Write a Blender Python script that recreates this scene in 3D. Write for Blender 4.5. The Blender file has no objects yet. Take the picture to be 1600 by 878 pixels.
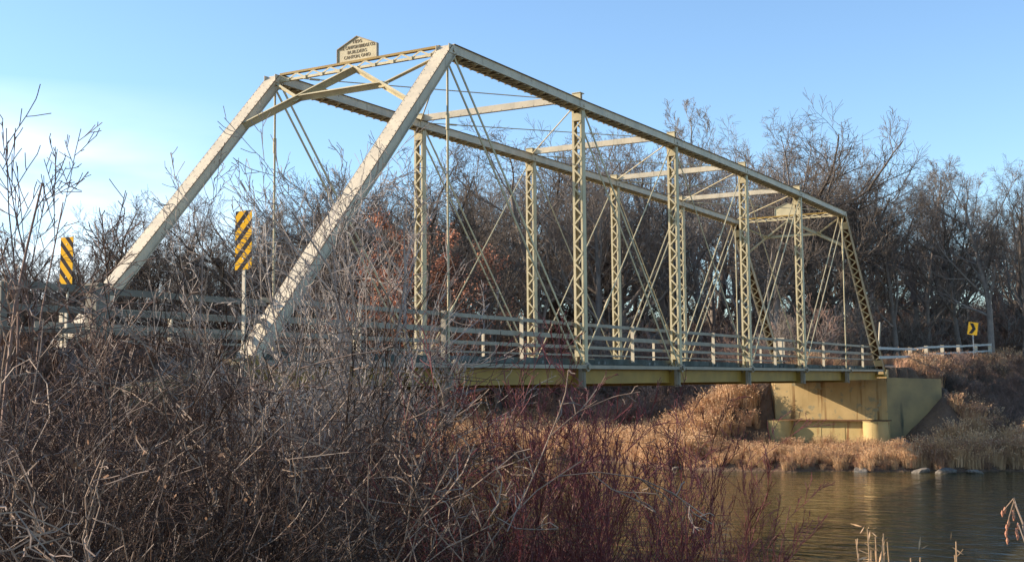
import bpy, bmesh, math, random
import numpy as np
from mathutils import Vector, Matrix
random.seed(7)
RNG = np.random.default_rng(7)
SC = bpy.context.scene
COL = SC.collection
R = math.radians

# ------------------------------------------------------------------ camera
CAM = np.array([-15.399, -14.232, -0.3415])
YAW, PIT, ROL, FPX = 0.5300, 0.0817, -0.0086, 1906.4
fw = np.array([math.cos(YAW)*math.cos(PIT), math.sin(YAW)*math.cos(PIT), math.sin(PIT)])
rt = np.array([math.sin(YAW), -math.cos(YAW), 0.0]); up = np.cross(rt, fw)
rt2 = rt*math.cos(ROL)+up*math.sin(ROL); up2 = -rt*math.sin(ROL)+up*math.cos(ROL)
cd = bpy.data.cameras.new("camera"); cam = bpy.data.objects.new("camera", cd); COL.objects.link(cam)
cd.sensor_width = 36; cd.lens = 36*FPX/1600; cd.clip_end = 6000; cd.clip_start = .05
cam.matrix_world = Matrix(((rt2[0], up2[0], -fw[0], CAM[0]), (rt2[1], up2[1], -fw[1], CAM[1]),
                           (rt2[2], up2[2], -fw[2], CAM[2]), (0, 0, 0, 1)))
SC.camera = cam

# ------------------------------------------------------------------ sun and sky
SUN_AZ, SUN_EL = 113.0, 23.0          # azimuth counter-clockwise from +X
sd = bpy.data.lights.new("sun", 'SUN'); sun = bpy.data.objects.new("sun", sd); COL.objects.link(sun)
sd.energy = 4.6; sd.angle = R(0.53); sd.color = (1.0, 0.87, 0.70)
sdir = Vector((math.cos(R(SUN_AZ))*math.cos(R(SUN_EL)), math.sin(R(SUN_AZ))*math.cos(R(SUN_EL)), math.sin(R(SUN_EL))))
sun.rotation_euler = sdir.to_track_quat('Z', 'Y').to_euler(); sun.location = (0, 0, 60)
W = bpy.data.worlds.new("World"); SC.world = W; W.use_nodes = True
nt = W.node_tree; nt.nodes.clear()
def N(t, typ, **kw):
    n = t.nodes.new(typ)
    for k, v in kw.items(): setattr(n, k, v)
    return n
out = N(nt, 'ShaderNodeOutputWorld'); bg = N(nt, 'ShaderNodeBackground'); bg.inputs[1].default_value = 0.15
sky = N(nt, 'ShaderNodeTexSky'); sky.sky_type = 'NISHITA'; sky.sun_disc = False
sky.sun_elevation = R(SUN_EL); sky.sun_rotation = R(90-SUN_AZ); sky.air_density = 1.0; sky.dust_density = .25; sky.ozone_density = 3.0
tc = N(nt, 'ShaderNodeTexCoord'); sep = N(nt, 'ShaderNodeSeparateXYZ')
nt.links.new(tc.outputs['Generated'], sep.inputs[0])
# thin cloud bank low in the sky towards the sun's side
mp = N(nt, 'ShaderNodeMapping'); mp.inputs['Scale'].default_value = (1.6, 1.6, 7.0)
nt.links.new(tc.outputs['Generated'], mp.inputs[0])
nz = N(nt, 'ShaderNodeTexNoise'); nz.inputs['Scale'].default_value = 1.5; nz.inputs['Detail'].default_value = 5; nz.inputs['Roughness'].default_value = .5
nt.links.new(mp.outputs[0], nz.inputs[0])
def math_n(t, op, a, b=None, c=None, clamp=False):
    m = N(t, 'ShaderNodeMath', operation=op); m.use_clamp = clamp
    for i, v in enumerate((a, b, c)):
        if v is None: continue
        if isinstance(v, (int, float)): m.inputs[i].default_value = v
        else: t.links.new(v, m.inputs[i])
    return m.outputs[0]
dots = N(nt, 'ShaderNodeVectorMath', operation='DOT_PRODUCT'); nt.links.new(tc.outputs['Generated'], dots.inputs[0])
dots.inputs[1].default_value = (math.cos(R(84)), math.sin(R(84)), 0)
azf = math_n(nt, 'MULTIPLY_ADD', dots.outputs['Value'], 8.0, -5.75, clamp=True)    # towards the sun
elf = math_n(nt, 'MULTIPLY_ADD', sep.outputs[2], -11.0, 2.55, clamp=True)          # low bank
cl = math_n(nt, 'MULTIPLY_ADD', nz.outputs[0], 3.4, -.85, clamp=True)
m1 = math_n(nt, 'MULTIPLY', azf, elf); m2 = math_n(nt, 'MULTIPLY', m1, cl)
m3 = math_n(nt, 'MULTIPLY', m2, 1.0, clamp=True)
mixc = N(nt, 'ShaderNodeMix', data_type='RGBA'); mixc.inputs['B'].default_value = (8.6, 8.6, 8.9, 1)
nt.links.new(m3, mixc.inputs['Factor'])
gain = N(nt, 'ShaderNodeVectorMath', operation='MULTIPLY'); gain.inputs[1].default_value = (.93, .975, 1.0)
nt.links.new(sky.outputs[0], gain.inputs[0])
nt.links.new(gain.outputs[0], mixc.inputs['A']); nt.links.new(mixc.outputs['Result'], bg.inputs[0]); nt.links.new(bg.outputs[0], out.inputs[0])
SC.view_settings.view_transform = 'Standard'; SC.view_settings.look = 'None'; SC.view_settings.exposure = 0.75; SC.view_settings.gamma = 1.0
SC.cycles.max_bounces = 6; SC.cycles.diffuse_bounces = 3; SC.cycles.transparent_max_bounces = 4

# ------------------------------------------------------------------ helpers
def ray(px, py): return fw+rt2*(px-800)/FPX-up2*(py-437.7)/FPX
def at(px, py, D): return CAM+ray(px, py)*D
def onplane(px, py, ax, v):
    d = ray(px, py); return CAM+d*((v-CAM[ax])/d[ax])

def tag(o, label=None, cat=None, group=None, kind=None):
    if label: o['label'] = label
    if cat: o['category'] = cat
    if group: o['group'] = group
    if kind: o['kind'] = kind
    return o
def empty(name, loc=(0, 0, 0), **kw):
    o = bpy.data.objects.new(name, None); COL.objects.link(o); o.location = loc; o.empty_display_size = .3
    return tag(o, **kw)
def mesh_np(name, V, F, mats, mi=None, smooth=False):
    """V (n,3), F list of (m,k) int arrays (k may differ between arrays)."""
    me = bpy.data.meshes.new(name)
    me.vertices.add(len(V)); me.vertices.foreach_set('co', np.asarray(V, np.float32).ravel())
    Fs = [np.asarray(f, np.int32) for f in F if len(f)]
    nl = sum(f.size for f in Fs); npol = sum(len(f) for f in Fs)
    me.loops.add(nl); me.loops.foreach_set('vertex_index', np.concatenate([f.ravel() for f in Fs]))
    me.polygons.add(npol)
    tot = np.concatenate([np.full(len(f), f.shape[1], np.int32) for f in Fs])
    st = np.concatenate([[0], np.cumsum(tot)[:-1]]).astype(np.int32)
    me.polygons.foreach_set('loop_start', st)
    for m in (mats if isinstance(mats, (list, tuple)) else [mats]): me.materials.append(m)
    if mi is not None: me.polygons.foreach_set('material_index', np.asarray(mi, np.int32))
    me.polygons.foreach_set('use_smooth', np.full(npol, smooth, bool))
    me.update(calc_edges=True); me.validate()
    return me
class MB:
    """collects shapes for ONE mesh"""
    def __init__(s): s.v = []; s.f = []; s.m = []; s.sm = []
    def add(s, vs, fs, mi=0, sm=False):
        b = len(s.v); s.v += [tuple(v) for v in vs]; s.f += [tuple(i+b for i in f) for f in fs]; s.m += [mi]*len(fs); s.sm += [sm]*len(fs)
    def box(s, x0, x1, y0, y1, z0, z1, mi=0):
        s.add([(x, y, z) for z in (z0, z1) for y in (y0, y1) for x in (x0, x1)],
              [(0, 2, 3, 1), (4, 5, 7, 6), (0, 1, 5, 4), (2, 6, 7, 3), (0, 4, 6, 2), (1, 3, 7, 5)], mi)
    def beam(s, a, b, w, h, side=(0, 1, 0), mi=0, off=(0, 0)):
        """box from a to b; w along `side` (made square to the axis), h along the third axis; off moves it along these"""
        a = Vector(a); b = Vector(b); t = (b-a).normalized(); sd_ = Vector(side); sd_ = (sd_-t*sd_.dot(t)).normalized(); n = t.cross(sd_)*(-1)
        if n.z < 0: n = -n
        o = sd_*off[0]+n*off[1]; vs = []
        for p in (a, b):
            for i, j in ((-1, -1), (1, -1), (1, 1), (-1, 1)): vs.append(p+o+sd_*(w/2*i)+n*(h/2*j))
        s.add(vs, [(0, 1, 2, 3), (7, 6, 5, 4), (0, 4, 5, 1), (1, 5, 6, 2), (2, 6, 7, 3), (3, 7, 4, 0)], mi)
    def tube(s, a, b, r, n=8, r2=None, mi=0, caps=True, sm=True):
        a = Vector(a); b = Vector(b); t = (b-a).normalized(); q = t.orthogonal().normalized(); w = t.cross(q); r2 = r if r2 is None else r2; vs = []
        for p, rr in ((a, r), (b, r2)):
            for i in range(n):
                an = 2*math.pi*i/n; vs.append(p+q*(math.cos(an)*rr)+w*(math.sin(an)*rr))
        s.add(vs, [(i, (i+1) % n, n+(i+1) % n, n+i) for i in range(n)], mi, sm)
        if caps: s.add(vs, [tuple(range(n-1, -1, -1)), tuple(range(n, 2*n))], mi, False)
    def disc(s, c, ax, r, t, n=12, mi=0):
        c = Vector(c); ax = Vector(ax).normalized(); s.tube(c-ax*t/2, c+ax*t/2, r, n, mi=mi)
    def mesh(s, name, mats):
        me = bpy.data.meshes.new(name); me.from_pydata(s.v, [], s.f)
        for m in (mats if isinstance(mats, (list, tuple)) else [mats]): me.materials.append(m)
        me.polygons.foreach_set('material_index', s.m); me.polygons.foreach_set('use_smooth', s.sm); me.update()
        return me
    def build(s, name, mats, parent=None, **kw):
        return link(name, s.mesh(name, mats), parent, **kw)
def link(name, me, parent=None, mat=None, **kw):
    o = bpy.data.objects.new(name, me); COL.objects.link(o)
    if parent: o.parent = parent
    if mat is not None: o.matrix_local = mat
    return tag(o, **kw)

# ------------------------------------------------------------------ materials
def mat(name, col, rough=.7, spec=.3, noise=None, spots=None, bump=0, metal=0, streak=None, objvar=0):
    """col base; noise=(scale, other colour, amount); spots=(scale, colour, threshold)"""
    m = bpy.data.materials.new(name); m.use_nodes = True; t = m.node_tree; p = t.nodes['Principled BSDF']
    p.inputs['Roughness'].default_value = rough; p.inputs['Specular IOR Level'].default_value = spec; p.inputs['Metallic'].default_value = metal
    tcn = N(t, 'ShaderNodeTexCoord').outputs['Object']
    c = N(t, 'ShaderNodeRGB'); c.outputs[0].default_value = (*col, 1); cur = c.outputs[0]
    def mix(fac, col2):
        nonlocal cur
        mx = N(t, 'ShaderNodeMix', data_type='RGBA'); t.links.new(fac, mx.inputs['Factor']); t.links.new(cur, mx.inputs['A']); mx.inputs['B'].default_value = (*col2, 1); cur = mx.outputs['Result']
    if noise:
        n = N(t, 'ShaderNodeTexNoise'); n.inputs['Scale'].default_value = noise[0]; n.inputs['Detail'].default_value = 6; t.links.new(tcn, n.inputs[0])
        mix(math_n(t, 'MULTIPLY_ADD', n.outputs[0], noise[2]*3, -noise[2], clamp=True), noise[1])
    if streak:
        mpn = N(t, 'ShaderNodeMapping'); mpn.inputs['Scale'].default_value = streak[0]; t.links.new(tcn, mpn.inputs[0])
        n = N(t, 'ShaderNodeTexNoise'); n.inputs['Scale'].default_value = 1; n.inputs['Detail'].default_value = 4; t.links.new(mpn.outputs[0], n.inputs[0])
        mix(math_n(t, 'MULTIPLY_ADD', n.outputs[0], 9, -9*streak[2], clamp=True), streak[1])
    if spots:
        n = N(t, 'ShaderNodeTexNoise'); n.inputs['Scale'].default_value = spots[0]; n.inputs['Detail'].default_value = 3; t.links.new(tcn, n.inputs[0])
        mix(math_n(t, 'MULTIPLY_ADD', n.outputs[0], 14, -14*spots[2], clamp=True), spots[1])
    if objvar:
        oi = N(t, 'ShaderNodeObjectInfo'); hs = N(t, 'ShaderNodeHueSaturation'); t.links.new(cur, hs.inputs['Color'])
        t.links.new(math_n(t, 'MULTIPLY_ADD', oi.outputs['Random'], objvar, 1-objvar/2), hs.inputs['Value']); cur = hs.outputs[0]
    t.links.new(cur, p.inputs['Base Color'])
    if bump:
        n = N(t, 'ShaderNodeTexNoise'); n.inputs['Scale'].default_value = 30; n.inputs['Detail'].default_value = 5; t.links.new(tcn, n.inputs[0])
        b = N(t, 'ShaderNodeBump'); b.inputs['Strength'].default_value = bump; b.inputs['Distance'].default_value = .02; t.links.new(n.outputs[0], b.inputs['Height']); t.links.new(b.outputs[0], p.inputs['Normal'])
    return m
CREAM = mat('cream_paint', (.66, .54, .37), .55, .35, noise=(2.5, (.46, .39, .28), .8), streak=((14, 14, 1.2), (.40, .32, .22), .60), spots=(9, (.22, .12, .06), .70), bump=.15)
CREAM2 = mat('yellow_cream_paint', (.60, .49, .28), .55, .35, noise=(3, (.44, .36, .21), .8), spots=(12, (.22, .12, .05), .70), bump=.15)
OLIVE = mat('dull_yellow_paint', (.38, .225, .04), .6, .3, noise=(2, (.26, .16, .035), .8), spots=(7, (.16, .09, .03), .68), bump=.2)
GREYP = mat('grey_cream_paint', (.36, .30, .215), .6, .3, noise=(3, (.26, .22, .16), .8), spots=(14, (.2, .13, .08), .70), bump=.2)
GREYD = mat('shaded_grey_paint', (.24, .205, .15), .7, .2, noise=(4, (.15, .13, .10), .8), bump=.2)  # darker copy of the rail paint, shade on the approach put into its colour
RUST = mat('rusty_steel', (.13, .07, .04), .85, .2, noise=(6, (.22, .11, .05), .6), bump=.3)
TIMBER = mat('weathered_deck_timber', (.12, .13, .11), .9, .1, noise=(3, (.06, .06, .05), .8), spots=(5, (.2, .2, .18), .62), bump=.5, objvar=.5)
CONC = mat('yellow_stained_concrete', (.56, .39, .18), .85, .15, noise=(1.1, (.42, .29, .13), .9), streak=((3.2, 3.2, .2), (.24, .135, .055), .53), spots=(3.2, (.32, .27, .16), .58), bump=.35)
CONC2 = mat('grey_yellow_concrete', (.42, .30, .14), .85, .15, noise=(1.1, (.26, .20, .11), .9), streak=((2.2, 2.2, .3), (.12, .11, .07), .60), bump=.35)  # duller copy of the abutment concrete; shade and warm bounce are in its colour
CAIS = mat('yellow_painted_caisson', (.58, .42, .18), .6, .3, noise=(1.5, (.44, .33, .13), .6), streak=((4, 4, .5), (.30, .14, .05), .55), bump=.25)
LETTER = mat('brown_lettering', (.25, .19, .12), .8, .1)
WHITEP = mat('white_paint', (.78, .76, .68), .6, .3, noise=(5, (.6, .58, .5), .6))
GALV = mat('galvanised_rail', (.38, .39, .38), .5, .4, noise=(4, (.28, .28, .27), .7), metal=.2)
YEL = (.80, .42, .012)
def stripes(name, sgn, pitch, frac, off):
    m = bpy.data.materials.new(name); m.use_nodes = True; t = m.node_tree; p = t.nodes['Principled BSDF']; p.inputs['Roughness'].default_value = .75; p.inputs['Specular IOR Level'].default_value = .08
    tcn = N(t, 'ShaderNodeTexCoord'); s = N(t, 'ShaderNodeSeparateXYZ'); t.links.new(tcn.outputs['Object'], s.inputs[0])
    a = math_n(t, 'MULTIPLY', s.outputs[1], sgn); b = math_n(t, 'ADD', a, s.outputs[2]); b = math_n(t, 'MULTIPLY_ADD', b, 1/pitch, off)
    fr = math_n(t, 'FRACT', b); g = math_n(t, 'GREATER_THAN', fr, frac)
    n = N(t, 'ShaderNodeTexNoise'); n.inputs['Scale'].default_value = 9; t.links.new(tcn.outputs['Object'], n.inputs[0])
    c1 = N(t, 'ShaderNodeMix', data_type='RGBA'); c1.inputs['A'].default_value = (*YEL, 1); c1.inputs['B'].default_value = (.66, .34, .02, 1); t.links.new(n.outputs[0], c1.inputs['Factor'])
    mx = N(t, 'ShaderNodeMix', data_type='RGBA'); t.links.new(g, mx.inputs['Factor']); t.links.new(c1.outputs['Result'], mx.inputs['A']); mx.inputs['B'].default_value = (.028, .022, .024, 1)
    t.links.new(mx.outputs['Result'], p.inputs['Base Color']); return m
STR_A = stripes('yellow_black_stripes', -1, .255, .55, .1)
STR_B = stripes('black_yellow_stripes', 1, .255, .55, .35)
SIGNY = mat('yellow_sign_face', (.75, .42, .02), .4, .4)
BLACK = mat('black_paint', (.02, .02, .02), .5, .3)
def bark(name, c1, c2, var=.4, rough=.85): return mat(name, c1, rough, .2, noise=(3, c2, .8), bump=0, objvar=var)
BARK_D = bark('dark_oak_bark', (.18, .14, .11), (.10, .082, .068))
BARK_G = bark('grey_brown_bark', (.29, .235, .19), (.18, .145, .12))
BARK_B = bark('reddish_brown_twigs', (.31, .20, .15), (.19, .12, .09))
BARK_P = bark('pale_poplar_bark', (.42, .38, .34), (.30, .27, .24))
TWIG_W = bark('pale_grey_twigs', (.38, .27, .19), (.13, .085, .06), .4, .55)
TWIG_P = bark('sunlit_pale_twigs', (.44, .36, .29), (.22, .16, .13), .3, .5)
TWIG_R = bark('dark_red_stems', (.20, .052, .050), (.12, .042, .035), .6, .5)
TWIG_B = bark('brown_shrub_twigs', (.05, .025, .016), (.16, .095, .062), .8, .55)  # dark brown twigs, darkened further to stand in for shade inside the thicket
LEAF_O = mat('dry_orange_leaves', (.62, .27, .16), .8, .1, noise=(1.5, (.42, .20, .12), .8))
LEAF_B = mat('dry_brown_leaves', (.25, .14, .08), .8, .1, noise=(2.5, (.16, .09, .05), .8))
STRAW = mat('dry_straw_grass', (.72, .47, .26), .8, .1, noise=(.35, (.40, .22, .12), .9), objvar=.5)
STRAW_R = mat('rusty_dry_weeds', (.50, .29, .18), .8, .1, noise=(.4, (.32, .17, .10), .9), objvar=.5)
STRAW_D = mat('shaded_dead_weeds', (.15, .075, .042), .8, .1, noise=(.8, (.11, .06, .04), .9), objvar=.6)  # dead weeds darkened so their colour carries the near slope's shade
EVER = mat('dark_cedar_foliage', (.035, .045, .025), .8, .1, noise=(2, (.02, .03, .018), .8))
ROCK = mat('pale_riprap_rock', (.27, .23, .19), .9, .1, noise=(4, (.12, .10, .08), .9), bump=.5, objvar=.5)
def earth():
    m = bpy.data.materials.new('leaf_littered_earth'); m.use_nodes = True; t = m.node_tree; p = t.nodes['Principled BSDF']; p.inputs['Roughness'].default_value = .95
    tcn = N(t, 'ShaderNodeTexCoord').outputs['Object']; cur = None
    n = N(t, 'ShaderNodeTexNoise'); n.inputs['Scale'].default_value = .5; n.inputs['Detail'].default_value = 10; n.inputs['Roughness'].default_value = .7; t.links.new(tcn, n.inputs[0])
    r = N(t, 'ShaderNodeValToRGB'); t.links.new(n.outputs[0], r.inputs[0])
    e = r.color_ramp.elements; e[0].position = .3; e[0].color = (.07, .045, .028, 1); e[1].position = .7; e[1].color = (.24, .15, .085, 1)
    x = e.new(.5); x.color = (.15, .09, .055, 1)
    t.links.new(r.outputs[0], p.inputs['Base Color'])
    n2 = N(t, 'ShaderNodeTexNoise'); n2.inputs['Scale'].default_value = 6; n2.inputs['Detail'].default_value = 6; t.links.new(tcn, n2.inputs[0])
    b = N(t, 'ShaderNodeBump'); b.inputs['Strength'].default_value = .8; b.inputs['Distance'].default_value = .15; t.links.new(n2.outputs[0], b.inputs['Height']); t.links.new(b.outputs[0], p.inputs['Normal'])
    return m
EARTH = earth()
ASPH = mat('worn_road_gravel', (.20, .17, .14), .95, .1, noise=(2, (.13, .11, .09), .8), bump=.5)
def water():
    m = bpy.data.materials.new('river_water'); m.use_nodes = True; t = m.node_tree; p = t.nodes['Principled BSDF']
    p.inputs['Base Color'].default_value = (.085, .066, .024, 1); p.inputs['Roughness'].default_value = .06; p.inputs['IOR'].default_value = 1.33; p.inputs['Specular IOR Level'].default_value = .5
    g = N(t, 'ShaderNodeNewGeometry').outputs['Position']
    mp1 = N(t, 'ShaderNodeMapping'); mp1.inputs['Rotation'].default_value = (0, 0, R(-30)); mp1.inputs['Scale'].default_value = (1.5, .55, 1); t.links.new(g, mp1.inputs[0])
    n1 = N(t, 'ShaderNodeTexNoise'); n1.inputs['Scale'].default_value = 1.3; n1.inputs['Detail'].default_value = 4; n1.inputs['Roughness'].default_value = .55; n1.inputs['Distortion'].default_value = .6; t.links.new(mp1.outputs[0], n1.inputs[0])
    mp2 = N(t, 'ShaderNodeMapping'); mp2.inputs['Rotation'].default_value = (0, 0, R(-22)); mp2.inputs['Scale'].default_value = (1.0, .35, 1); t.links.new(g, mp2.inputs[0])
    n2 = N(t, 'ShaderNodeTexNoise'); n2.inputs['Scale'].default_value = .35; n2.inputs['Detail'].default_value = 3; t.links.new(mp2.outputs[0], n2.inputs[0])
    h = math_n(t, 'MULTIPLY_ADD', n1.outputs[0], .10, math_n(t, 'MULTIPLY', n2.outputs[0], .16))
    b = N(t, 'ShaderNodeBump'); b.inputs['Strength'].default_value = .42; b.inputs['Distance'].default_value = 1.0; t.links.new(h, b.inputs['Height']); t.links.new(b.outputs[0], p.inputs['Normal'])
    return m
WATERM = water()

# ------------------------------------------------------------------ terrain, water, road
ZW = -4.35
def sstep(a, b, x):
    t = np.clip((x-a)/(b-a), 0, 1); return t*t*(3-2*t)
WY = [-400, -60, -20, -6.5, -5.3, -2.9, .8, 4.6, 8.1, 12, 17.5, 22, 60, 400]
WX = [70, 47, 43, 40.7, 40.2, 39.1, 37.5, 35.8, 36.4, 39.5, 39.9, 39.7, 44, 80]
def xf(y): return np.interp(y, WY, WX)+.25*np.sin(y*1.9)+.15*np.sin(y*4.3+1)
def xn(y): return np.interp(y, [-400, -60, -20, -10, -4, 6, 30, 400], [-60, -14, 0, 3.5, 6, 6.5, 8, 30])
def road_c(x): return np.where(x > 50, 2.44-.0085*(x-50)**2, 2.44)+np.where(x < -8, -.004*(x+8)**2, 0)
def road_z(x): return .16+np.where(x > 48, (x-48)*.022, 0)-np.where(x > 110, (x-110)*.022, 0)
def ground(x, y):
    x = np.asarray(x, float); y = np.asarray(y, float)
    s = x-xf(y); q = xn(y)-x
    far = np.interp(s, [-8, 0, .6, 8, 16, 40, 90, 200, 1200], [-6.5, ZW, ZW+.35, -3.4, -2.6, -1.2, .6, 3.0, 6.0])
    near = np.interp(q, [-8, 0, 1, 6, 12, 22, 60, 1200], [-6.5, ZW, ZW+.3, -3.2, -2.3, -2.0, -1.5, 0])
    base = np.where(s > -8, far, near); base = np.where((s <= -8) & (q <= -8), -6.5, base)
    base = base+.12*np.sin(x*.9+y*.7)*np.sin(y*1.1-x*.3)*np.clip(base-ZW, 0, 1)
    # embankments carrying the road to each end of the bridge
    w = 3.1; cy = np.minimum(np.abs(x-0), 1)*0+road_c(x); dy = np.maximum(np.abs(y-cy)-w, 0)
    dxr = np.where((y > -2.5) & (y < 5.5), 0, np.where(y > 2, np.maximum(44.0-x, 0), np.maximum(46.2-x, 0))); dxl = np.maximum(x+1.5, 0)
    er = road_z(x)-np.hypot(dy*np.where(y < road_c(x), 1.35, 1), dxr*1.5)/1.6-np.where(y > 2, (1-sstep(43.5, 44.4, x))*np.maximum(7.6-y, 0)/1.1, 0); el = .16-np.hypot(dy, dxl*1.9)/1.55
    front = ((x < 44.75) & (y > -2.5) & (y < 5.5)) | ((y < -.12) & (y > -2.5) & (x-44.75+y+.12 < 0))
    spill = -.55-np.hypot(x-46.7, y+2.7)/1.15; er = np.where(front, np.where((y < -.3) & (x > 43.0), spill, -99), er); el = np.where(x > -.3, np.where((y > -2.3) & (y < 7), -99, el), el)
    bump_ = .10*np.sin(x*2.1+y)*np.sin(y*2.7)
    z = np.maximum(base, np.maximum(np.where(x > 20, er, -99)+bump_*(dy > .5), np.where(x < 20, el, -99)+bump_*(dy > .5)))
    return z
def g1(x, y): return float(ground(np.array([x]), np.array([y]))[0])
def grid_axis(lo, hi, c0, c1, step, grow=1.22):
    a = list(np.arange(c0, c1, step)); s = step
    while a[-1] < hi: s *= grow; a.append(a[-1]+s)
    s = step
    while a[0] > lo: s *= grow; a.insert(0, a[0]-s)
    return np.array(a)
gx = grid_axis(-1500, 2500, -22, 75, .42); gy = grid_axis(-1500, 2500, -30, 45, .42)
GX, GY = np.meshgrid(gx, gy, indexing='ij'); GZ = ground(GX, GY)
# the road bed sits 4 mm proud as its own strip, so hold the ground just under it
ii = np.arange(GX.size).reshape(GX.shape)
Q = np.stack([ii[:-1, :-1], ii[1:, :-1], ii[1:, 1:], ii[:-1, 1:]], -1).reshape(-1, 4)
link('ground', mesh_np('ground', np.stack([GX, GY, GZ], -1).reshape(-1, 3), [Q], EARTH, smooth=True), kind='structure')
b = MB(); b.add([(-1500, -1500, ZW), (2500, -1500, ZW), (2500, 2500, ZW), (-1500, 2500, ZW)], [(0, 1, 2, 3)])
b.build('river_water', WATERM, kind='structure')
def road_strip(xs, name):
    v = []; f = []
    for i, x in enumerate(xs):
        c = float(road_c(np.array(x))); z = float(road_z(np.array(x)))+.012
        v += [(x, c-2.3, z), (x, c+2.3, z)]
        if i: k = 2*i; f.append((k-2, k, k+1, k-1))
    b = MB(); b.add(v, f); b.build(name, ASPH, kind='structure')
road_strip(np.arange(-60, -.45, 2), 'road'); road_strip(np.arange(44.6, 100, 2), 'road')

# ------------------------------------------------------------------ THE BRIDGE
PN, WD, HT = 6.2, 4.882, 6.771
K = 1.1923
dxn = [.029, .012, -.0356, -.0269, -.0045, .0011, .091, -.0662]
dxf = [0, .0216, -.0999, -.0683, -.0363, -.0438, .0605, -.0203]
dzt = [0, 0, -.0245, .0174, .0372, .0325, -.0071, -.0554]
dzt = [z*K for z in dzt]; dzt[1] = 0
X = [[i*PN+dxn[i]*K for i in range(8)], [i*PN+(dxn[i]+dxf[i])*K for i in range(8)]]
YT = [0.0, WD]
BR = empty('truss_bridge', (21.7, WD/2, -.5), label='pale yellow steel through truss bridge with lattice posts spanning the river', cat='bridge')
BO = Vector(BR.location)
class BMB(MB):
    """bridge mesh: written in world coordinates, stored relative to the bridge's origin"""
    def build(s, name, mats, parent=None, **kw):
        s.v = [(v[0]-BO.x, v[1]-BO.y, v[2]-BO.z) for v in s.v]
        return MB.build(s, name, mats, parent or BR, **kw)
def U(k, i): return Vector((X[k][i], YT[k], HT+dzt[i]))
def L(k, i): return Vector((X[k][i], YT[k], 0))
def rivet(b, p, n, r=.020, h=.018):
    p = Vector(p); n = Vector(n).normalized(); q = n.orthogonal().normalized(); w = n.cross(q)
    vs = [p+q*(math.cos(a)*r)+w*(math.sin(a)*r) for a in (0, 1.05, 2.09, 3.14, 4.19, 5.24)]+[p+n*h]
    b.add(vs, [(i, (i+1) % 6, 6) for i in range(6)])
def chord_section(b, a, c, side, depth=.215, width=.30, pw=.37):
    """cover plate with rusty edges, two side channels"""
    a = Vector(a); c = Vector(c); t = (c-a).normalized(); sv = Vector(side); n = t.cross(sv)
    if n.z < 0: n = -n
    b.beam(a, c, pw, .014, side, 0, (0, depth/2+.007)); b.beam(a, c, .006, .016, side, 1, (-pw/2-.003, depth/2+.007)); b.beam(a, c, .006, .016, side, 1, (pw/2+.003, depth/2+.007))
    b.beam(a, c, width-.02, .003, side, 1, (0, depth/2-.003))  # thin dark brown sheet close under the cover plate
    for s in (-1, 1):
        b.beam(a, c, .014, depth, side, 0, (s*width/2, 0))
        b.beam(a, c, .05, .012, side, 0, (s*(width/2+.032), -depth/2+.006))
    return n
# lacing bar meshes shared between alike pieces
def bar_mesh(dy, dz, w=.042, t=.010, m=None):
    b = MB(); b.beam((0, -dy/2, -dz/2), (0, dy/2, dz/2), t, w, (1, 0, 0)); return b.mesh('lacing_bar', m or CREAM2)
BAR = bar_mesh(.23, .245); ROT = Matrix.Rotation(math.pi, 4, 'Z')
def lattice_post(k, i):
    x, y = X[k][i], YT[k]; z0 = .30; z1 = HT+dzt[i]-.13
    b = BMB(); hw = .14; hd = .085
    for s in (-1, 1):
        b.box(x-hd, x+hd, y+s*hw-.007, y+s*hw+.007, 0-.02, z1+.06)
        for e in (-1, 1):
            b.box(x+e*hd-.006, x+e*hd+.006, *sorted((y+s*(hw-.008), y+s*(hw-.058))), 0.02, z1+.05)
    p = b.build('lattice_post', CREAM2)
    for e in (-1, 1):
        for za, zb in ((.26, .44), (z1-.28, z1-.08)):
            pl = BMB(); pl.box(*sorted((x+e*(hd+.007), x+e*(hd+.017))), y-.135, y+.135, za, zb); pl.build('batten_plate', CREAM2, p)
    zs = .46; ze = z1-.30; n = int(round((ze-zs)/.245)); st = (ze-zs)/n
    back = BMB()
    for j in range(n):
        z = zs+(j+.5)*st
        m = Matrix.Translation(Vector((x-hd-.012, y, z))-BO)
        if j % 2: m = m@ROT
        link('lacing_bar', BAR, p, m)
        s = 1 if j % 2 else -1
        back.beam((x+hd+.012, y-s*.115, z-.12), (x+hd+.012, y+s*.115, z+.12), .01, .042, (1, 0, 0))
    back.build('rear_lacing', CREAM2, p, kind='stuff')
    return p
for k in (0, 1):
    for i in (2, 3, 4, 5, ): lattice_post(k, i)
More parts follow.
